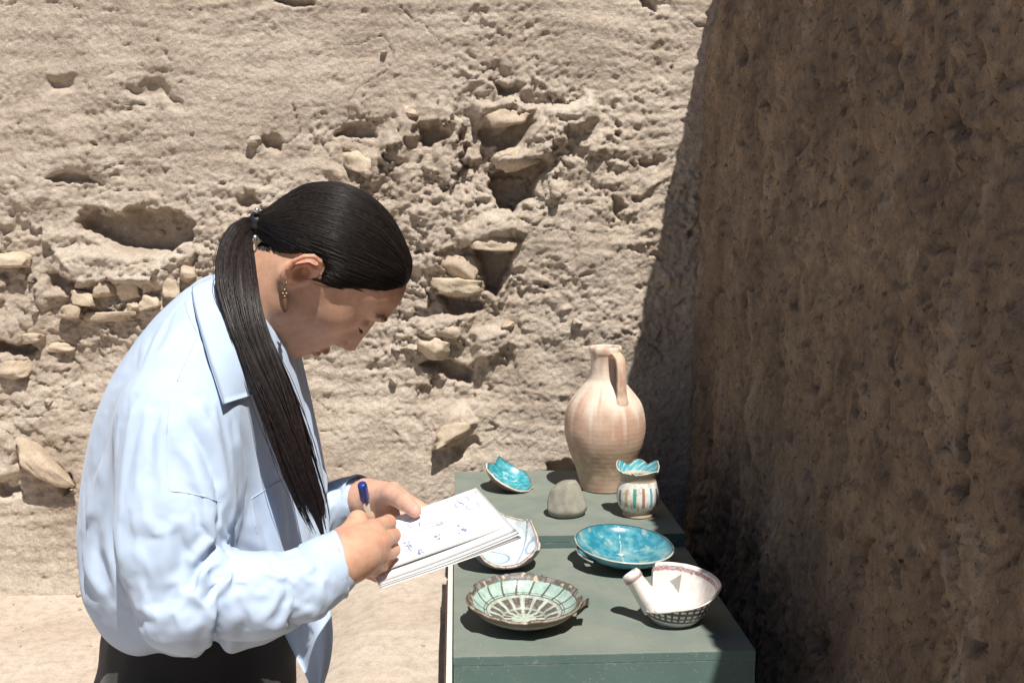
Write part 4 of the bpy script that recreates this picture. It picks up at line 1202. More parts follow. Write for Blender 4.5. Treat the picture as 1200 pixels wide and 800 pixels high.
# fine loose hairs along the temple and nape
def band(center, axis, R_, r_, n=40, m=10):
    axis = axis / np.linalg.norm(axis); a = np.cross(axis, [.3, .9, .2]); a /= np.linalg.norm(a); b = np.cross(axis, a)
    V = []
    for i in range(n):
        th = 2 * math.pi * i / n; d = a * math.cos(th) + b * math.sin(th)
        for j in range(m):
            ph = 2 * math.pi * j / m; V.append(center + d * (R_ + r_ * math.cos(ph) + .0006 * math.sin(th * 9)) + axis * r_ * 1.6 * math.sin(ph))
    i, j = np.meshgrid(np.arange(n), np.arange(m), indexing='ij')
    F = np.stack([i * m + j, ((i + 1) % n) * m + j, ((i + 1) % n) * m + (j + 1) % m, i * m + (j + 1) % m], -1).reshape(-1, 4)
    return np.array(V), F
M_tie = plain_mat('hair_tie', (.012, .012, .014), .5, .4, .2, 60, .2)
tv, tf = band(TIE, TIE - from_head(np.array([-42, 0, 10]) * mm), .0105, .0060)
tie = mesh_obj('hair_tie', tv, tf, M_tie, hair)
bead_mat = plain_mat('silver_bead', (.55, .55, .56), .25, .5, .1, 40, .05, .8)
for k, (x, y) in enumerate(((301, 247), (299, 279))):
    p = at(x, y, 1.338); bv_, bf_ = mesh_sdf(lambda P: ell(P, p, (.0035, .0035, .0045)), p - .006, p + .006, .0015)
    mesh_obj('bead', bv_, bf_, bead_mat, tie)
# --- shirt
def cloth_mat(name, col, rough=0.85, weave=900, sss=0.0):
    m, nd, lk, b = new_mat(name)
    tc = nd.new('ShaderNodeTexCoord')
    n = noise_node(nd, lk, 14, 5, 0.6, tc.outputs['Object'])
    r = ramp(nd, [(0.3, tuple(c * .93 for c in col)), (0.7, tuple(min(1, c * 1.05) for c in col))]); lk.new(n.outputs[0], r.inputs[0])
    lk.new(r.outputs[0], b.inputs['Base Color'])
    b.inputs['Roughness'].default_value = rough; b.inputs['Specular IOR Level'].default_value = 0.2
    b.inputs['Sheen Weight'].default_value = 0.15
    nb = noise_node(nd, lk, weave, 2, 0.5, tc.outputs['Object'])
    nc = noise_node(nd, lk, 13, 4, 0.5, tc.outputs['Object'], 0.8); nc.noise_type = 'RIDGED_MULTIFRACTAL'
    ad = nd.new('ShaderNodeMath'); ad.operation = 'MULTIPLY_ADD'; ad.inputs[1].default_value = 0.25; lk.new(nb.outputs[0], ad.inputs[0]); lk.new(nc.outputs[0], ad.inputs[2])
    bp = nd.new('ShaderNodeBump'); bp.inputs['Strength'].default_value = 0.22; bp.inputs['Distance'].default_value = 0.0035
    lk.new(ad.outputs[0], bp.inputs['Height']); lk.new(bp.outputs[0], b.inputs['Normal'])
    return m
M_shirt = cloth_mat('pale_blue_cotton', (.455, .56, .725))
M_seam = cloth_mat('blue_stitching', (.46, .56, .72))
CY = 1.385
ROWS = [(314, 243, 262, .045), (328, 232, 290, .075), (345, 216, 312, .11), (370, 188, 334, .145), (400, 164, 344, .165), (440, 138, 352, .18), (480, 122, 360, .182), (520, 112, 366, .178),
        (560, 106, 374, .174), (605, 101, 380, .17), (640, 112, 382, .165), (660, 122, 378, .16), (676, 128, 374, .155), (688, 132, 368, .15)]
rz_ = np.array([at(240, r[0], CY)[2] for r in ROWS])[::-1]
rl_ = np.array([at(r[1], r[0], CY)[0] for r in ROWS])[::-1]; rr_ = np.array([at(r[2], r[0], CY)[0] for r in ROWS])[::-1]
rh_ = np.array([r[3] for r in ROWS])[::-1]
def torso_loft(P, grow=0.0):
    z = P[:, 2]
    xl = np.interp(z, rz_, rl_) - grow; xr = np.interp(z, rz_, rr_) + grow; hy = np.interp(z, rz_, rh_) + grow
    cx, hx = (xl + xr) / 2, (xr - xl) / 2
    ex = 2.3
    d = (((np.abs(P[:, 0] - cx) / hx) ** ex + (np.abs(P[:, 1] - CY) / hy) ** ex) ** (1 / ex) - 1) * np.minimum(hx, hy) * .9
    d = smax(d, z - rz_[-1] - grow, .03)
    return smax(d, rz_[0] - z, .03)
ARM_N = [at(212, 492, 1.215), at(205, 596, 1.165), at(206, 682, 1.142), at(300, 693, 1.145), at(352, 684, 1.162), at(388, 668, 1.182)]
ARM_R = [.074, .062, .049, .0415, .0375, .030]
ARM_F = [at(238, 474, 1.565), at(300, 575, 1.59), at(335, 640, 1.57), at(385, 600, 1.52), at(414, 585, 1.488)]
ARM_FR = [.075, .062, .052, .042, .030]
FOLDS = [  # polyline in the picture plane of the near side, depth (mm, groove > 0), width (px), ridge on the left (mm)
    ([(214, 452), (226, 480), (242, 508), (253, 540), (259, 575), (259, 600), (254, 622)], 15, 9, 5),
    ([(262, 470), (268, 500), (278, 540), (284, 580)], 5, 10, 2),
    ([(250, 619), (232, 632), (216, 650), (210, 660)], 13, 7, 5),
    ([(242, 640), (238, 662), (236, 684), (243, 700)], 17, 8, 6),
    ([(250, 690), (243, 715), (233, 738), (229, 753)], 12, 8, 5),
    ([(275, 668), (262, 690), (252, 716), (246, 742)], 5, 8, 3),
    ([(208, 660), (222, 672), (236, 686)], 9, 6, 3),
    ([(92, 498), (102, 526), (113, 548), (118, 570)], 6, 7, 3),
    ([(106, 578), (112, 606), (122, 634), (128, 660)], 8, 6, 5),
    ([(90, 560), (98, 590), (108, 618), (118, 646)], 6, 6, 3),
    ([(80, 618), (98, 646), (120, 668)], 7, 7, 2),
    ([(160, 600), (158, 640), (164, 690), (172, 730)], 4, 12, 3),
    ([(205, 600), (202, 640), (200, 690)], 3.5, 10, 2),
    ([(140, 480), (135, 540), (140, 600)], 3, 12, 2),
    ([(340, 712), (352, 700), (366, 690)], 3.5, 3, 1),
    ([(332, 726), (350, 716), (368, 702)], 3.5, 3.5, 1.5),
    ([(318, 666), (334, 672), (350, 664)], 4, 5, 2),
    ([(296, 690), (312, 684), (330, 690)], 3, 6, 2),
    ([(300, 735), (316, 722), (330, 706)], 3, 6, 2),
    ([(300, 560), (312, 600), (318, 640)], 7, 8, 3),
    ([(330, 540), (338, 580), (342, 620)], 6, 7, 3),
    ([(270, 610), (290, 622), (306, 640)], 7, 8, 3),
    ([(262, 585), (280, 600), (300, 606)], 4, 7, 2),
    ([(170, 420), (190, 440), (212, 455)], 4, 12, 2),
]
def seg_dist(px, py, pts):
    d = np.full(px.shape, 1e9); side = np.zeros(px.shape); tt = np.zeros(px.shape); n = len(pts) - 1
    for k in range(n):
        a, b = np.array(pts[k], float), np.array(pts[k + 1], float); e = b - a
        t = np.clip(((px - a[0]) * e[0] + (py - a[1]) * e[1]) / (e @ e), 0, 1)
        q = np.hypot(px - a[0] - t * e[0], py - a[1] - t * e[1])
        s = np.sign((px - a[0]) * e[1] - (py - a[1]) * e[0])
        m = q < d
        d = np.where(m, q, d); side = np.where(m, s, side); tt = np.where(m, (k + t) / n, tt)
    return d, side, tt
def shirt_base(P):
    d = torso_loft(P)
    d = smin(d, chain(P, ARM_N, ARM_R, .012), .022)
    d = smin(d, chain(P, ARM_F, ARM_FR, .012), .03)
    return d
def build_shirt():
    """loose cloth over a slightly smaller form, let go for a moment so that it sags and creases"""
    lo, hi = np.array([at(40, 600, 1.385)[0], 1.02, .84]), np.array([at(430, 300, 1.5)[0], 1.73, 1.41])
    V, F = mesh_sdf(lambda P: shirt_base(P) - SLACK, lo, hi, .0068)
    V = relax(V, F, 2, .5)
    N = vnormals(V, F); px, py = to_px(V)
    near = sstep(1.42, 1.36, V[:, 1]) * sstep(.25, -.15, N[:, 1])
    disp = np.zeros(len(V))
    for pts, dep, w, rid in FOLDS:
        d, s, t = seg_dist(px, py, pts); w = max(w, 6)
        env = np.sin(np.pi * np.clip(.12 + .76 * t, 0, 1)) ** .8
        disp += env * (-dep * np.exp(-(d / w) ** 2) + rid * np.exp(-((d - 1.9 * w) / (1.1 * w)) ** 2)) * near
    V0 = V + N * (disp * .001 * SEED)[:, None]
    o = mesh_obj('shirt_drape', V0, F, None)
    g = o.vertex_groups.new(name='hold')
    hard = np.maximum.reduce([sstep(.085, .05, np.linalg.norm(V - NECK_B, axis=1)), sstep(.055, .03, np.linalg.norm(V - ARM_N[-1], axis=1)), sstep(.055, .03, np.linalg.norm(V - ARM_F[-1], axis=1)), sstep(V[:, 2].min() + .035, V[:, 2].min() + .01, V[:, 2])])
    w = np.maximum(HOLD, hard)
    for lv in range(21):
        idx = np.where(np.round(w * 20).astype(int) == lv)[0]
        if len(idx): g.add([int(i) for i in idx], HOLD if lv / 20 < HOLD + .03 else lv / 20, 'REPLACE')
    def form(P):
        d = smin(torso_loft(P) + INSET, chain(P, ARM_N, [r - INSET for r in ARM_R], .012), .02)
        return smin(d, chain(P, ARM_F, [r - INSET for r in ARM_FR], .012), .02)
    fv, ff = mesh_sdf(form, lo, hi, .013)
    body_form = mesh_obj('drape_form', fv, ff, None); body_form.modifiers.new('collide', 'COLLISION')
    body_form.collision.thickness_outer = .008; body_form.collision.use_culling = False
    m = o.modifiers.new('drape', 'CLOTH'); cs = m.settings
    cs.quality = 7; cs.mass = .2; cs.tension_stiffness = 60; cs.compression_stiffness = 40; cs.shear_stiffness = 15; cs.bending_stiffness = BEND
    cs.vertex_group_mass = 'hold'; cs.pin_stiffness = 1.0; cs.shrink_min = GROW; cs.effector_weights.gravity = .7
    m.collision_settings.distance_min = .005; m.collision_settings.collision_quality = 2
    scene.frame_start, scene.frame_end = 1, 40
    for f in range(1, 21): scene.frame_set(f)
    me = bpy.data.meshes.new_from_object(o.evaluated_get(bpy.context.evaluated_depsgraph_get()))
    W = np.empty(len(me.vertices) * 3, np.float32); me.vertices.foreach_get('co', W); W = W.reshape(-1, 3).astype(float)
    for q in (o, body_form): bpy.data.objects.remove(q)
    bpy.data.meshes.remove(me); scene.frame_set(1)
    return relax(W, F, 1, .12), F
SLACK, INSET, HOLD, BEND, GROW, SEED = .003, .013, .10, 0.8, -.055, .9
SV, SF = build_shirt()
shirt = mesh_obj('shirt', SV, SF, M_shirt, person)
sub = shirt.modifiers.new('smooth_cloth', 'SUBSURF'); sub.levels = 1; sub.render_levels = 1
sbvh = to_bvh(SV, SF)
def on_shirt(px, py, off=0.0, fallback=1.25):
    """point of the near side of the shirt seen at a place of the picture, lifted by off"""
    d = at(px, py, 1.0) - CAM; d /= np.linalg.norm(d)
    h = sbvh.ray_cast(Vector(CAM), Vector(d))
    if h[0] is None: return at(px, py, fallback)
    n = np.array(h[1]); n = n if n[1] < 0 else -n
    return np.array(h[0]) + off * (0.35 * n / np.linalg.norm(n) + 0.65 * np.array([0, -1, 0]))

def cloth_patch(name, quad_l, quad_r, nu, nv, off, mat, parent, thick=0.0016, wave=0.0, smooth_it=6, lift=None):
    """a sheet between two polylines of the picture, laid on the shirt and given thickness"""
    L, R2 = spline(quad_l, nv), spline(quad_r, nv)
    P = np.zeros((nu, nv, 3))
    for i in range(nu):
        for j in range(nv):
            q = L[j] + (R2[j] - L[j]) * i / (nu - 1)
            P[i, j] = on_shirt(q[0], q[1], off)
    for _ in range(smooth_it):
        Q = P.copy(); Q[1:-1] = .5 * P[1:-1] + .25 * (P[:-2] + P[2:]); P = Q
        Q = P.copy(); Q[:, 1:-1] = .5 * P[:, 1:-1] + .25 * (P[:, :-2] + P[:, 2:]); P = Q
    if lift is not None:
        for i in range(nu):
            for j in range(nv): P[i, j] += lift(i / (nu - 1), j / (nv - 1))
    F = grid_faces(nu, nv)
    n = np.cross(P[1:, :-1] - P[:-1, :-1], P[:-1, 1:] - P[:-1, :-1]).reshape(-1, 3).mean(0); n /= np.linalg.norm(n); n = n if n[1] < 0 else -n
    A = P.reshape(-1, 3); B = A - n * thick
    N0 = len(A); border = [i * nv for i in range(nu)] + [(nu - 1) * nv + j for j in range(1, nv)] + [i * nv + nv - 1 for i in range(nu - 2, -1, -1)] + [j for j in range(nv - 2, 0, -1)]
    bq = np.array([(border[k], border[(k + 1) % len(border)], border[(k + 1) % len(border)] + N0, border[k] + N0) for k in range(len(border))])
    return mesh_obj(name, np.concatenate([A, B]), np.concatenate([F, F[:, ::-1] + N0, bq]), mat, parent)
# collar leaf on the near side, its stand round the neck, and the far leaf
collar = cloth_patch('collar', [(228, 338), (234, 370), (243, 405), (253, 440), (263, 471)], [(252, 326), (272, 352), (292, 388), (303, 425), (300, 459)], 14, 22, .010, M_shirt, shirt, .002, lift=lambda u, v: np.array([0, -.004 - .004 * (1 - u) * v, 0]))
def collar_stand():
    axis = from_head(np.array([10, 0, -20]) * mm) - NECK_B; axis /= np.linalg.norm(axis)
    c = NECK_B + axis * .020; a = np.cross(axis, [0, 1, 0]); a /= np.linalg.norm(a); b = np.cross(axis, a)
    prof = [(-.02, .058), (.004, .0575), (.016, .057), (.0185, .058), (.017, .060), (.002, .0615), (-.014, .0635), (-.024, .066)]
    V = []; n = 72
    for i in range(n):
        th = 2 * math.pi * i / n; fx = 1 + .16 * math.cos(th) ** 2
        for h, r_ in prof: V.append(c + axis * (h + .010 * math.cos(th)) + (a * math.cos(th) * fx + b * math.sin(th)) * r_ * (1 + .02 * math.sin(3 * th + 1)))
    return mesh_obj('collar_stand', np.array(V), grid_faces(n, len(prof), True), M_shirt, shirt)
collar_stand()
def seam_line(pts, r=.0006, off=.0004, name='seam'):
    S = spline(pts, max(8, int(len(pts) * 8)))
    P = np.array([[on_shirt(x, y, off) for x, y in S]])
    V, F = tubes(P, np.full(P.shape[:2], r), 5)
    mesh_obj(name, V, F, M_seam, shirt)
seam_line([(200, 575), (218, 577), (238, 581), (258, 588)])
seam_line([(199, 470), (196, 500), (195, 530), (197, 560), (200, 575)])
seam_line([(233, 392), (222, 414), (212, 436), (208, 446)])
seam_line([(217, 352), (222, 372), (233, 392), (246, 420), (258, 455)])
# chest pocket half hidden by the ponytail
seam_line([(294, 584), (310, 574), (328, 564), (346, 556)])
seam_line([(294, 584), (297, 604), (301, 624)])
# cuffs
def cuff(wrist, back, r0, r1, flat, length):
    ax_ = wrist - back; ax_ /= np.linalg.norm(ax_); a = np.cross(ax_, [0, 1, 0]); a /= np.linalg.norm(a); b = np.cross(ax_, a)
    prof = [(-length - .012, r0 * .94), (-length, r0 * 1.0), (-length + .002, r0 * 1.045), (-.5 * length, (r0 + r1) * .53), (-.006, r1 * 1.03), (-.002, r1 * 1.05), (0, r1 * 1.0), (-.002, r1 * .95), (-.03, r1 * .9), (-.045, r1 * .7)]
    V = []; n = 72
    for i in range(n):
        th = 2 * math.pi * i / n
        wv = 1 + .035 * math.sin(2 * th + 1) + .02 * math.sin(5 * th)
        for k, (h, r_) in enumerate(prof):
            tilt = .010 * math.cos(th + .5)
            V.append(wrist + ax_ * (h + tilt) + (a * math.cos(th) + b * math.sin(th) * flat) * r_ * (wv + .012 * math.sin(9 * th + k)))
    return mesh_obj('cuff', np.array(V), grid_faces(n, len(prof), True), M_shirt, shirt)
cuff(at(399, 659, 1.188), at(362, 680, 1.166), .0385, .0355, .9, .046)
cuff(at(422, 585, 1.480), at(388, 598, 1.515), .037, .034, .9, .045)
# shirt tail hanging below the forearm in front
def shirt_tail():
    nu, nv = 16, 26; P = np.zeros((nu, nv, 3))
    L = spline([(318, 700), (330, 735), (346, 768), (360, 795), (366, 818)], nv); R2 = spline([(384, 690), (388, 718), (390, 748), (386, 780), (376, 812)], nv)
    for i in range(nu):
        for j in range(nv):
            u, v = i / (nu - 1), j / (nv - 1); q = L[j] + (R2[j] - L[j]) * u
            P[i, j] = at(q[0], q[1], 1.325 + .012 * math.sin(5.5 * u + 1.5 * v) + .02 * (1 - v) - .02 * u * v - .018 * v)
    A = P.reshape(-1, 3); B = A + [0, .0015, 0]; N0 = len(A); F = grid_faces(nu, nv)
    border = [i * nv for i in range(nu)] + [(nu - 1) * nv + j for j in range(1, nv)] + [i * nv + nv - 1 for i in range(nu - 2, -1, -1)] + [j for j in range(nv - 2, 0, -1)]
    bq = np.array([(border[k], border[(k + 1) % len(border)], border[(k + 1) % len(border)] + N0, border[k] + N0) for k in range(len(border))])
    mesh_obj('shirt_tail', np.concatenate([A, B]), np.concatenate([F, F[:, ::-1] + N0, bq]), M_shirt, shirt)
shirt_tail()

# --- trousers and shoes
M_trouser = cloth_mat('black_cloth', (.018, .018, .020), .8)
def trouser_sdf(P):
    zt = at(240, 672, CY)[2]
    rows = [(670, 145, 350, .12), (700, 132, 348, .13), (738, 124, 346, .14), (770, 122, 344, .155), (800, 114, 346, .165), (850, 112, 342, .17)]
    z = np.array([at(240, r[0], CY)[2] for r in rows])[::-1]; xl = np.array([at(r[1], r[0], CY)[0] for r in rows])[::-1]; xr = np.array([at(r[2], r[0], CY)[0] for r in rows])[::-1]; hy = np.array([r[3] for r in rows])[::-1]
    q = P[:, 2]; l, r_, h = np.interp(q, z, xl), np.interp(q, z, xr), np.interp(q, z, hy); hx = (r_ - l) / 2
    d = (np.sqrt(((P[:, 0] - (l + r_) / 2) / hx) ** 2 + ((P[:, 1] - CY) / h) ** 2) - 1) * np.minimum(hx, h)
    d = smax(d, q - zt, .01); d = smax(d, (z[0] - .02) - q, .02)
    for s in (-1, 1):
        hipj = HIP + np.array([.0, .085 * s, -.05]); knee = np.array([HIP[0] + .03, HIP[1] + .095 * s, .47]); ank = np.array([HIP[0] - .01, HIP[1] + .095 * s, .10])
        leg = chain(P, (hipj, knee, ank), (.098, .080, .085), .03)
        d = smin(d, smax(leg, .07 - q, .004), .03)
    return d + .004 * vnoise3(P * [16, 16, 9], 5) + .002 * vnoise3(P * [40, 40, 22], 6)
tv_, tf_ = mesh_sdf(trouser_sdf, (HIP[0] - .2, HIP[1] - .24, .05), (HIP[0] + .2, HIP[1] + .24, .97), .009)
mesh_obj('trousers', relax(tv_, tf_, 1), tf_, M_trouser, person)
M_shoe = plain_mat('dark_shoe', (.03, .028, .027), .6, .4, .2, 30)
M_sole = plain_mat('pale_sole', (.45, .43, .40), .7, .3, .1, 30)
for s in (-1, 1):
    ank = np.array([HIP[0] - .01, HIP[1] + .095 * s, .0])
    def shoe(P):
        d = smin(rcone(P, ank + [-.02, 0, .05], ank + [.13, 0, .04], .040, .034), rcone(P, ank + [0, 0, .05], ank + [0, 0, .10], .042, .040), .02)
        return smax(d, .022 - P[:, 2], .004)
    v_, f_ = mesh_sdf(shoe, ank - [.09, .07, .02], ank + [.20, .07, .17], .006)
    so = mesh_obj('shoe', v_, f_, M_shoe, person)
    def sole(P): return smax(smax(rcone(P * [1, 1, .15], (ank + [-.02, 0, .0]), ank + [.13, 0, .0], .046, .040), P[:, 2] - .024, .003), .002 - P[:, 2], .002)
    v_, f_ = mesh_sdf(sole, ank - [.09, .07, .02], ank + [.20, .07, .05], .005)
    mesh_obj('sole', v_, f_, M_sole, so)

# --- ponytail, over the near shoulder
def ponytail():
    r = np.random.default_rng(9)
    sp = [(302, 263, 10, 1.352), (287, 268, 15, 1.335), (278, 285, 22, 1.315), (276, 308, 27, 1.29), (278, 335, 29, 1.27), (285, 366, 27, 1.25), (297, 402, 25, 1.235), (317, 450, 26, 1.22), (335, 500, 25, 1.21), (352, 550, 23, 1.21), (368, 594, 20, 1.215), (378, 626, 13, 1.22)]
    S = spline([q[:2] for q in sp], 44)
    par = np.linspace(0, 1, 44); key = np.concatenate([[0], np.cumsum(np.hypot(np.diff([q[0] for q in sp]), np.diff([q[1] for q in sp])))]); key /= key[-1]
    W = .88 * np.interp(par, key, [q[2] for q in sp]); Y = np.interp(par, key, [q[3] for q in sp])
    Ysurf = []
    for k in range(44):
        best = 9
        for o in (-.8, -.4, 0, .4, .8):
            h = on_shirt(S[k, 0] + o * W[k], S[k, 1], 0, 9.0)
            if h[1] < 5: best = min(best, h[1])
        Ysurf.append(best)
    Ysurf = np.array(Ysurf)
    half = W * 1.02e-3 * .42                              # half depth in metres
    Yc = np.minimum(Y, Ysurf - half * .7 - .004)
    for _ in range(10): Yc[1:-1] = np.minimum(Yc[1:-1], .5 * Yc[1:-1] + .25 * (Yc[2:] + Yc[:-2])); Yc[1:-1] = .6 * Yc[1:-1] + .2 * (Yc[2:] + Yc[:-2])
    tgt = np.gradient(S, axis=0); tgt /= np.linalg.norm(tgt, axis=1)[:, None]; nor = np.stack([-tgt[:, 1], tgt[:, 0]], -1)
    def pt(k, u, w): 
        q = S[k] + nor[k] * u * W[k]
        return at(q[0], q[1], Yc[k] + w * half[k])
    # inner body
    n = 28; V = []
    for k in range(44):
        for j in range(n):
            th = 2 * math.pi * j / n; sc = .74 * (1 - .75 * max(0, (par[k] - .78) / .22))
            wob_ = 1 + .06 * math.sin(7 * th + par[k] * 5)
            V.append(pt(k, sc * wob_ * math.cos(th), sc * wob_ * math.sin(th)))
    i = np.arange(43)[:, None] * n; j = np.arange(n)[None]; F = np.stack([i + j, i + (j + 1) % n, i + n + (j + 1) % n, i + n + j], -1).reshape(-1, 4)
    tail = mesh_obj('ponytail', np.array(V), F, M_tail, person)
    paths = []; NS = 1900; NCL = 46
    cl = [(r.uniform(0, 2 * math.pi), r.uniform(.62, 1.0), r.uniform(.90, 1.0), r.uniform(0, 6.28), r.normal(0, .22), r.uniform(.03, .10), r.uniform(4, 8)) for _ in range(NCL)]
    for s in range(NS):
        cth, crad, cend, cph, cdr, cam_, cfr = cl[r.integers(NCL)]
        th = cth + r.normal(0, .16); rad = crad + r.normal(0, .05); end = min(1.0, cend * r.uniform(.86, 1.0)); ph = r.uniform(0, 6.28); tight = r.uniform(.3, 1)
        stray = r.random() < .05
        kk = np.linspace(0, 43 * end, 34); row = []
        for f_ in kk:
            k0 = min(int(f_), 42); fr = f_ - k0; t = f_ / 43
            cl_t = sstep(.35, 1.0, np.array(t)) * tight * .75
            a_ = cth + (th - cth) * (1 - cl_t) + cdr * t * 1.6 + .22 * math.sin(cfr * t + cph) + (.5 * math.sin(4 * t + ph) * t if stray else 0)
            rr = crad + (rad - crad) * (1 - cl_t) + cam_ * math.sin(cfr * 1.3 * t + cph) * t + (.35 * t * math.sin(5 * t + ph) if stray else 0)
            A = pt(k0, rr * math.cos(a_), rr * math.sin(a_)); B = pt(k0 + 1, rr * math.cos(a_), rr * math.sin(a_))
            row.append(A + (B - A) * fr)
        paths.append(row)
    P = np.array(paths); rad = np.full(P.shape[:2], .00050) * np.interp(np.linspace(0, 1, 34), [0, .8, 1], [1, .9, .25])
    V, F = tubes(P, rad)
    mesh_obj('hair_strands', V, F, M_tail, tail)
ponytail()

# --- brows, lashes, earring
M_brow = hair_material('brow_hair', (.02, .013, .010), (.04, .027, .02))
hb = to_bvh(*(lambda o: ([v.co for v in o.data.vertices], [p.vertices for p in o.data.polygons]))(person))
def face_hairs(name, start, stop, n, length, dirv, spread, rad, lift=0.3):
    r = np.random.default_rng(3)
    for sgn in (1, -1):
        paths = []
        for k in range(n):
            t = (k + r.random()) / n
            q = (np.array(start) + (np.array(stop) - np.array(start)) * t) + r.normal(0, 1, 3) * np.array(spread)
            q[2] += 3.0 * math.sin(math.pi * t)
            q = q * [1, sgn, 1]
            p = from_head(q * mm); h = hb.find_nearest(Vector(p))
            base = np.array(h[0]); nn = np.array(h[1])
            d = np.array(dirv) * [1, sgn, 1] + r.normal(0, .15, 3); dw = d @ HR; dw = dw / np.linalg.norm(dw); dw = dw + lift * nn; dw /= np.linalg.norm(dw)
            L = length * r.uniform(.6, 1.1)
            paths.append([base - nn * .0003 + dw * L * s + nn * .15 * L * math.sin(math.pi * s) for s in np.linspace(0, 1, 5)])
        P = np.array(paths); V, F = tubes(P, np.full(P.shape[:2], rad) * np.array([1, 1, .9, .7, .3]))
        mesh_obj(name, V, F, M_brow, person)
face_hairs('eyebrow', (115, 12, 44), (98, 48, 46), 110, .0075, (-.25, .9, .25), (1, 1, 1.6), .00028, .15)
face_hairs('eyelashes', (107, 27, 13), (100, 45, 16), 36, .0062, (.85, .15, -.25), (.3, .3, .3), .00026, .35)
M_gold = plain_mat('aged_gold', (.24, .17, .11), .45, .5, .2, 60, .1, .8)
M_amber = plain_mat('brown_drop', (.12, .065, .04), .3, .5, .2, 60, .1)
lobe = from_head(np.array([-6, 80, -24]) * mm)
ex, ey = to_px(lobe)
def ep(y): return lobe + np.array([-.0005, -.003, -(y)])
hk = np.array([[lobe + [.000, .002, .004], lobe + [.002, -.003, .003], lobe + [.002, -.005, -.001], ep(.004), ep(.007)]])
v_, f_ = tubes(hk, np.full(hk.shape[:2], .0007), 6); ear_ring = mesh_obj('earring', v_, f_, M_gold, person)
def bead(c, r, mat, name):
    v_, f_ = mesh_sdf(lambda P: ell(P, c, r), c - np.array(r) * 1.4, c + np.array(r) * 1.4, min(r) / 4); mesh_obj(name, v_, f_, mat, ear_ring)
for dz, dx in ((.008, 0), (.0125, .002), (.0125, -.002), (.016, 0)): bead(ep(dz) + [dx, 0, 0], (.0022, .002, .0024), M_gold, 'bead')
bead(ep(.026), (.0036, .0025, .009), M_amber, 'drop')
# ------------------------------------------------------------------ notebook and pen
M_paper = plain_mat('paper', (.78, .79, .80), .8, .2, .03, 8, .05)
M_ink = plain_mat('pencil', (.22, .27, .42), .7, .2, .2, 80, .0)
NA, NB, NC = at(443, 682, 1.225), at(606, 624, 1.225), at(557, 571, 1.395)
ND = NA + (NC - NB)
e1, e2 = NB - NA, ND - NA; nrm = np.cross(e1, e2); nrm /= np.linalg.norm(nrm); nrm = nrm if nrm[2] > 0 else -nrm
book = empty('notebook', tuple(NA))
tag(book, 'open white sketch notebook held in the woman\'s hands', 'notebook')
def sheet(u0, u1, v0, v1, h, curl, seed, name='page', thick=.0003):
    """u along the long side, v across; h height in the stack; curl lifts the near right corner"""
    nu, nv = 26, 18; P = np.zeros((nu, nv, 3)); r = np.random.default_rng(seed)
    a, b = r.uniform(-.003, .003, 2)
    for i in range(nu):
        for j in range(nv):
            u = u0 + (u1 - u0) * i / (nu - 1); v = v0 + (v1 - v0) * j / (nv - 1)
            z = h + curl * max(0, 1 - v / .38) ** 2 * (.35 + .65 * u) + .0012 * math.sin(3 * u + seed) * (1 - v) + .0015 * (u - .5) ** 2 * seed % .002
            P[i, j] = e1 * (u + a * v) + e2 * (v + b * u) + nrm * z
    A = P.reshape(-1, 3); B = A - nrm * thick; N0 = len(A); F = grid_faces(nu, nv)
    border = [i * nv for i in range(nu)] + [(nu - 1) * nv + j for j in range(1, nv)] + [i * nv + nv - 1 for i in range(nu - 2, -1, -1)] + [j for j in range(nv - 2, 0, -1)]
    bq = np.array([(border[k], border[(k + 1) % len(border)], border[(k + 1) % len(border)] + N0, border[k] + N0) for k in range(len(border))])
    mesh_obj(name, np.concatenate([A, B]), np.concatenate([F, F[:, ::-1] + N0, bq]), M_paper, book)
TOP = .0
for k, (h, du, dv) in enumerate(((-.0078, .012, -.012), (-.0062, -.004, .004), (-.0046, .010, -.006), (-.0030, .004, .010))):
    sheet(-.002 + du * .2, 1.0 + du, dv * 1.2, 1.0 + dv * .5, h, .002, k + 2, thick=.0026)
sheet(.0, .985, .13, 1.0, -.0014, .0055, 1)
def ink(name, strokes):
    V, F = [], []
    for st, w in strokes:
        S = spline(st, max(6, 4 * len(st)))
        p = np.array([e1 * u + e2 * v + nrm * (.0004 + .010 * max(0, 1 - (v - .13) / .87 / .38 * .87) ** 2 * 0 + _top(u, v)) for u, v in S])
        t = np.gradient(p, axis=0); t /= np.linalg.norm(t, axis=1)[:, None] + 1e-9; s = np.cross(nrm, t) * w
        b0 = len(V)
        for q, sv in zip(p, s): V += [q - sv, q + sv]
        F += [(b0 + 2 * k, b0 + 2 * k + 1, b0 + 2 * k + 3, b0 + 2 * k + 2) for k in range(len(p) - 1)]
    tag(mesh_obj(name, np.array(V), np.array(F), M_ink, book), kind='stuff')
def _top(u, v): return -.0014 + .0055 * max(0, 1 - v / .38) ** 2 * (.35 + .65 * u) + .0012 * math.sin(3 * u + 1) * (1 - v)
st = []
for k, (v0, v1) in enumerate(((.84, .90), (.78, .82), (.71, .74), (.66, .66), (.60, .58))):                 # long pencil lines of the drawing
    st.append(([(.36 + .02 * k, v0), (.5, (v0 + v1) / 2 + .01), (.66, v1), (.80 - .01 * k, v1 + .02)], .0006))
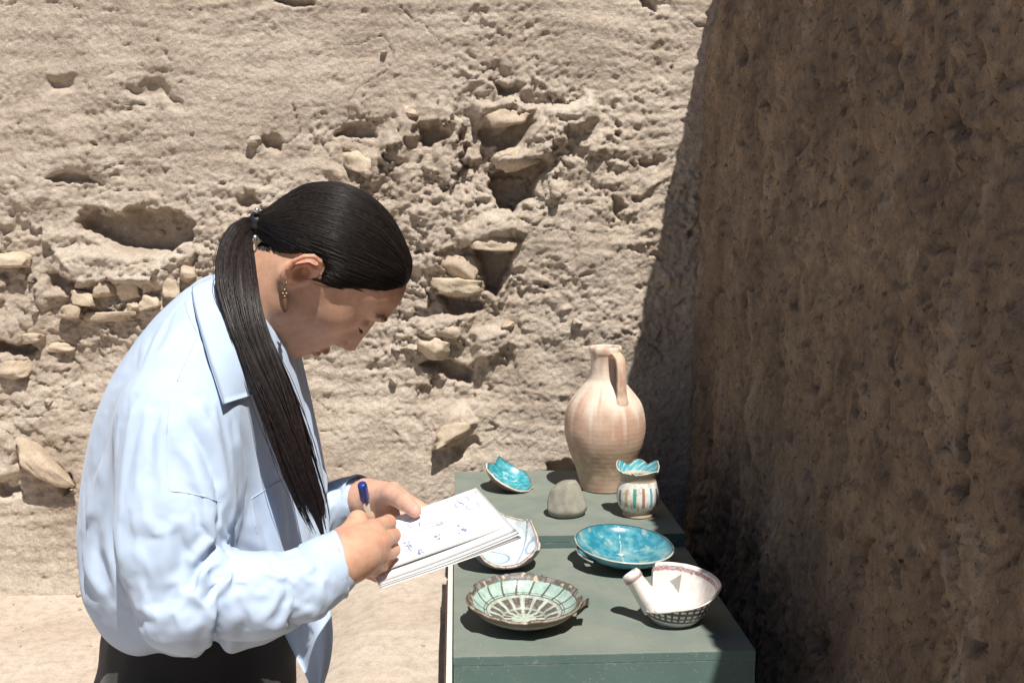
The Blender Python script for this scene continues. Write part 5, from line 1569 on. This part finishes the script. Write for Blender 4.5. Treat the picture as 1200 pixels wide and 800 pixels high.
for (cu, cv, ru, rv) in ((.86, .86, .04, .07), (.885, .70, .045, .06), (.81, .80, .03, .05), (.60, .60, .02, .03)):
    st.append(([(cu + ru * math.cos(a), cv + rv * math.sin(a)) for a in np.linspace(0, 6.6, 12)], .0006))
ink('sketch_lines', st)
rr = random.Random(6)
def scribble(u, v, n, s):
    st = []
    for k in range(n):
        for q in range(3):
            a = u + rr.uniform(-.6, .6) * s + q * .3 * s; b = v - k * .055 + rr.uniform(-.02, .02)
            st.append(([(a + rr.uniform(-1, 1) * s * .5, b + rr.uniform(-1, 1) * s * .8) for _ in range(4)], .0006))
    ink('handwriting', st)
scribble(.30, .46, 3, .032); scribble(.355, .26, 2, .028); scribble(.70, .44, 3, .032); scribble(.52, .40, 2, .024)
scribble(.40, .74, 1, .015); scribble(.46, .70, 1, .015)

pen = empty('pen')
M_cap = plain_mat('blue_plastic', (.02, .035, .22), .3, .5, .1, 20, .02)
M_barrel = plain_mat('clear_barrel', (.40, .33, .28), .25, .5, .1, 20, .02)
M_tip = plain_mat('brass_tip', (.45, .33, .15), .35, .5, .1, 20, .02, .9)
p0, p1 = at(424, 566, 1.236), at(441, 652, 1.290)
tipp = NA + e1 * .16 + e2 * .36
p1 = p0 + (p1 - p0) / np.linalg.norm(p1 - p0) * .128
pen.location = tuple(p0)
tag(pen, 'ballpoint pen with a blue cap, gripped in the woman\'s writing hand', 'pen')
def pen_part(name, prof, mat):
    ax_ = (p1 - p0) / np.linalg.norm(p1 - p0); a = np.cross(ax_, [0, 1, 0]); a /= np.linalg.norm(a); b = np.cross(ax_, a); n = 24
    V = [ax_ * h + (a * math.cos(2 * math.pi * i / n) + b * math.sin(2 * math.pi * i / n)) * r_ for i in range(n) for h, r_ in prof]
    mesh_obj(name, np.array(V), grid_faces(n, len(prof), True), mat, pen)
pen_part('cap', [(0, .0002), (0, .0040), (.001, .0051), (.004, .0056), (.024, .0058), (.0262, .0054), (.0262, .0002)], M_cap)
pen_part('barrel', [(.0255, .0002), (.0255, .0042), (.110, .0042), (.116, .0034), (.116, .0002)], M_barrel)
pen_part('tip', [(.1155, .0002), (.1155, .0030), (.126, .0010), (.128, .0003)], M_tip)
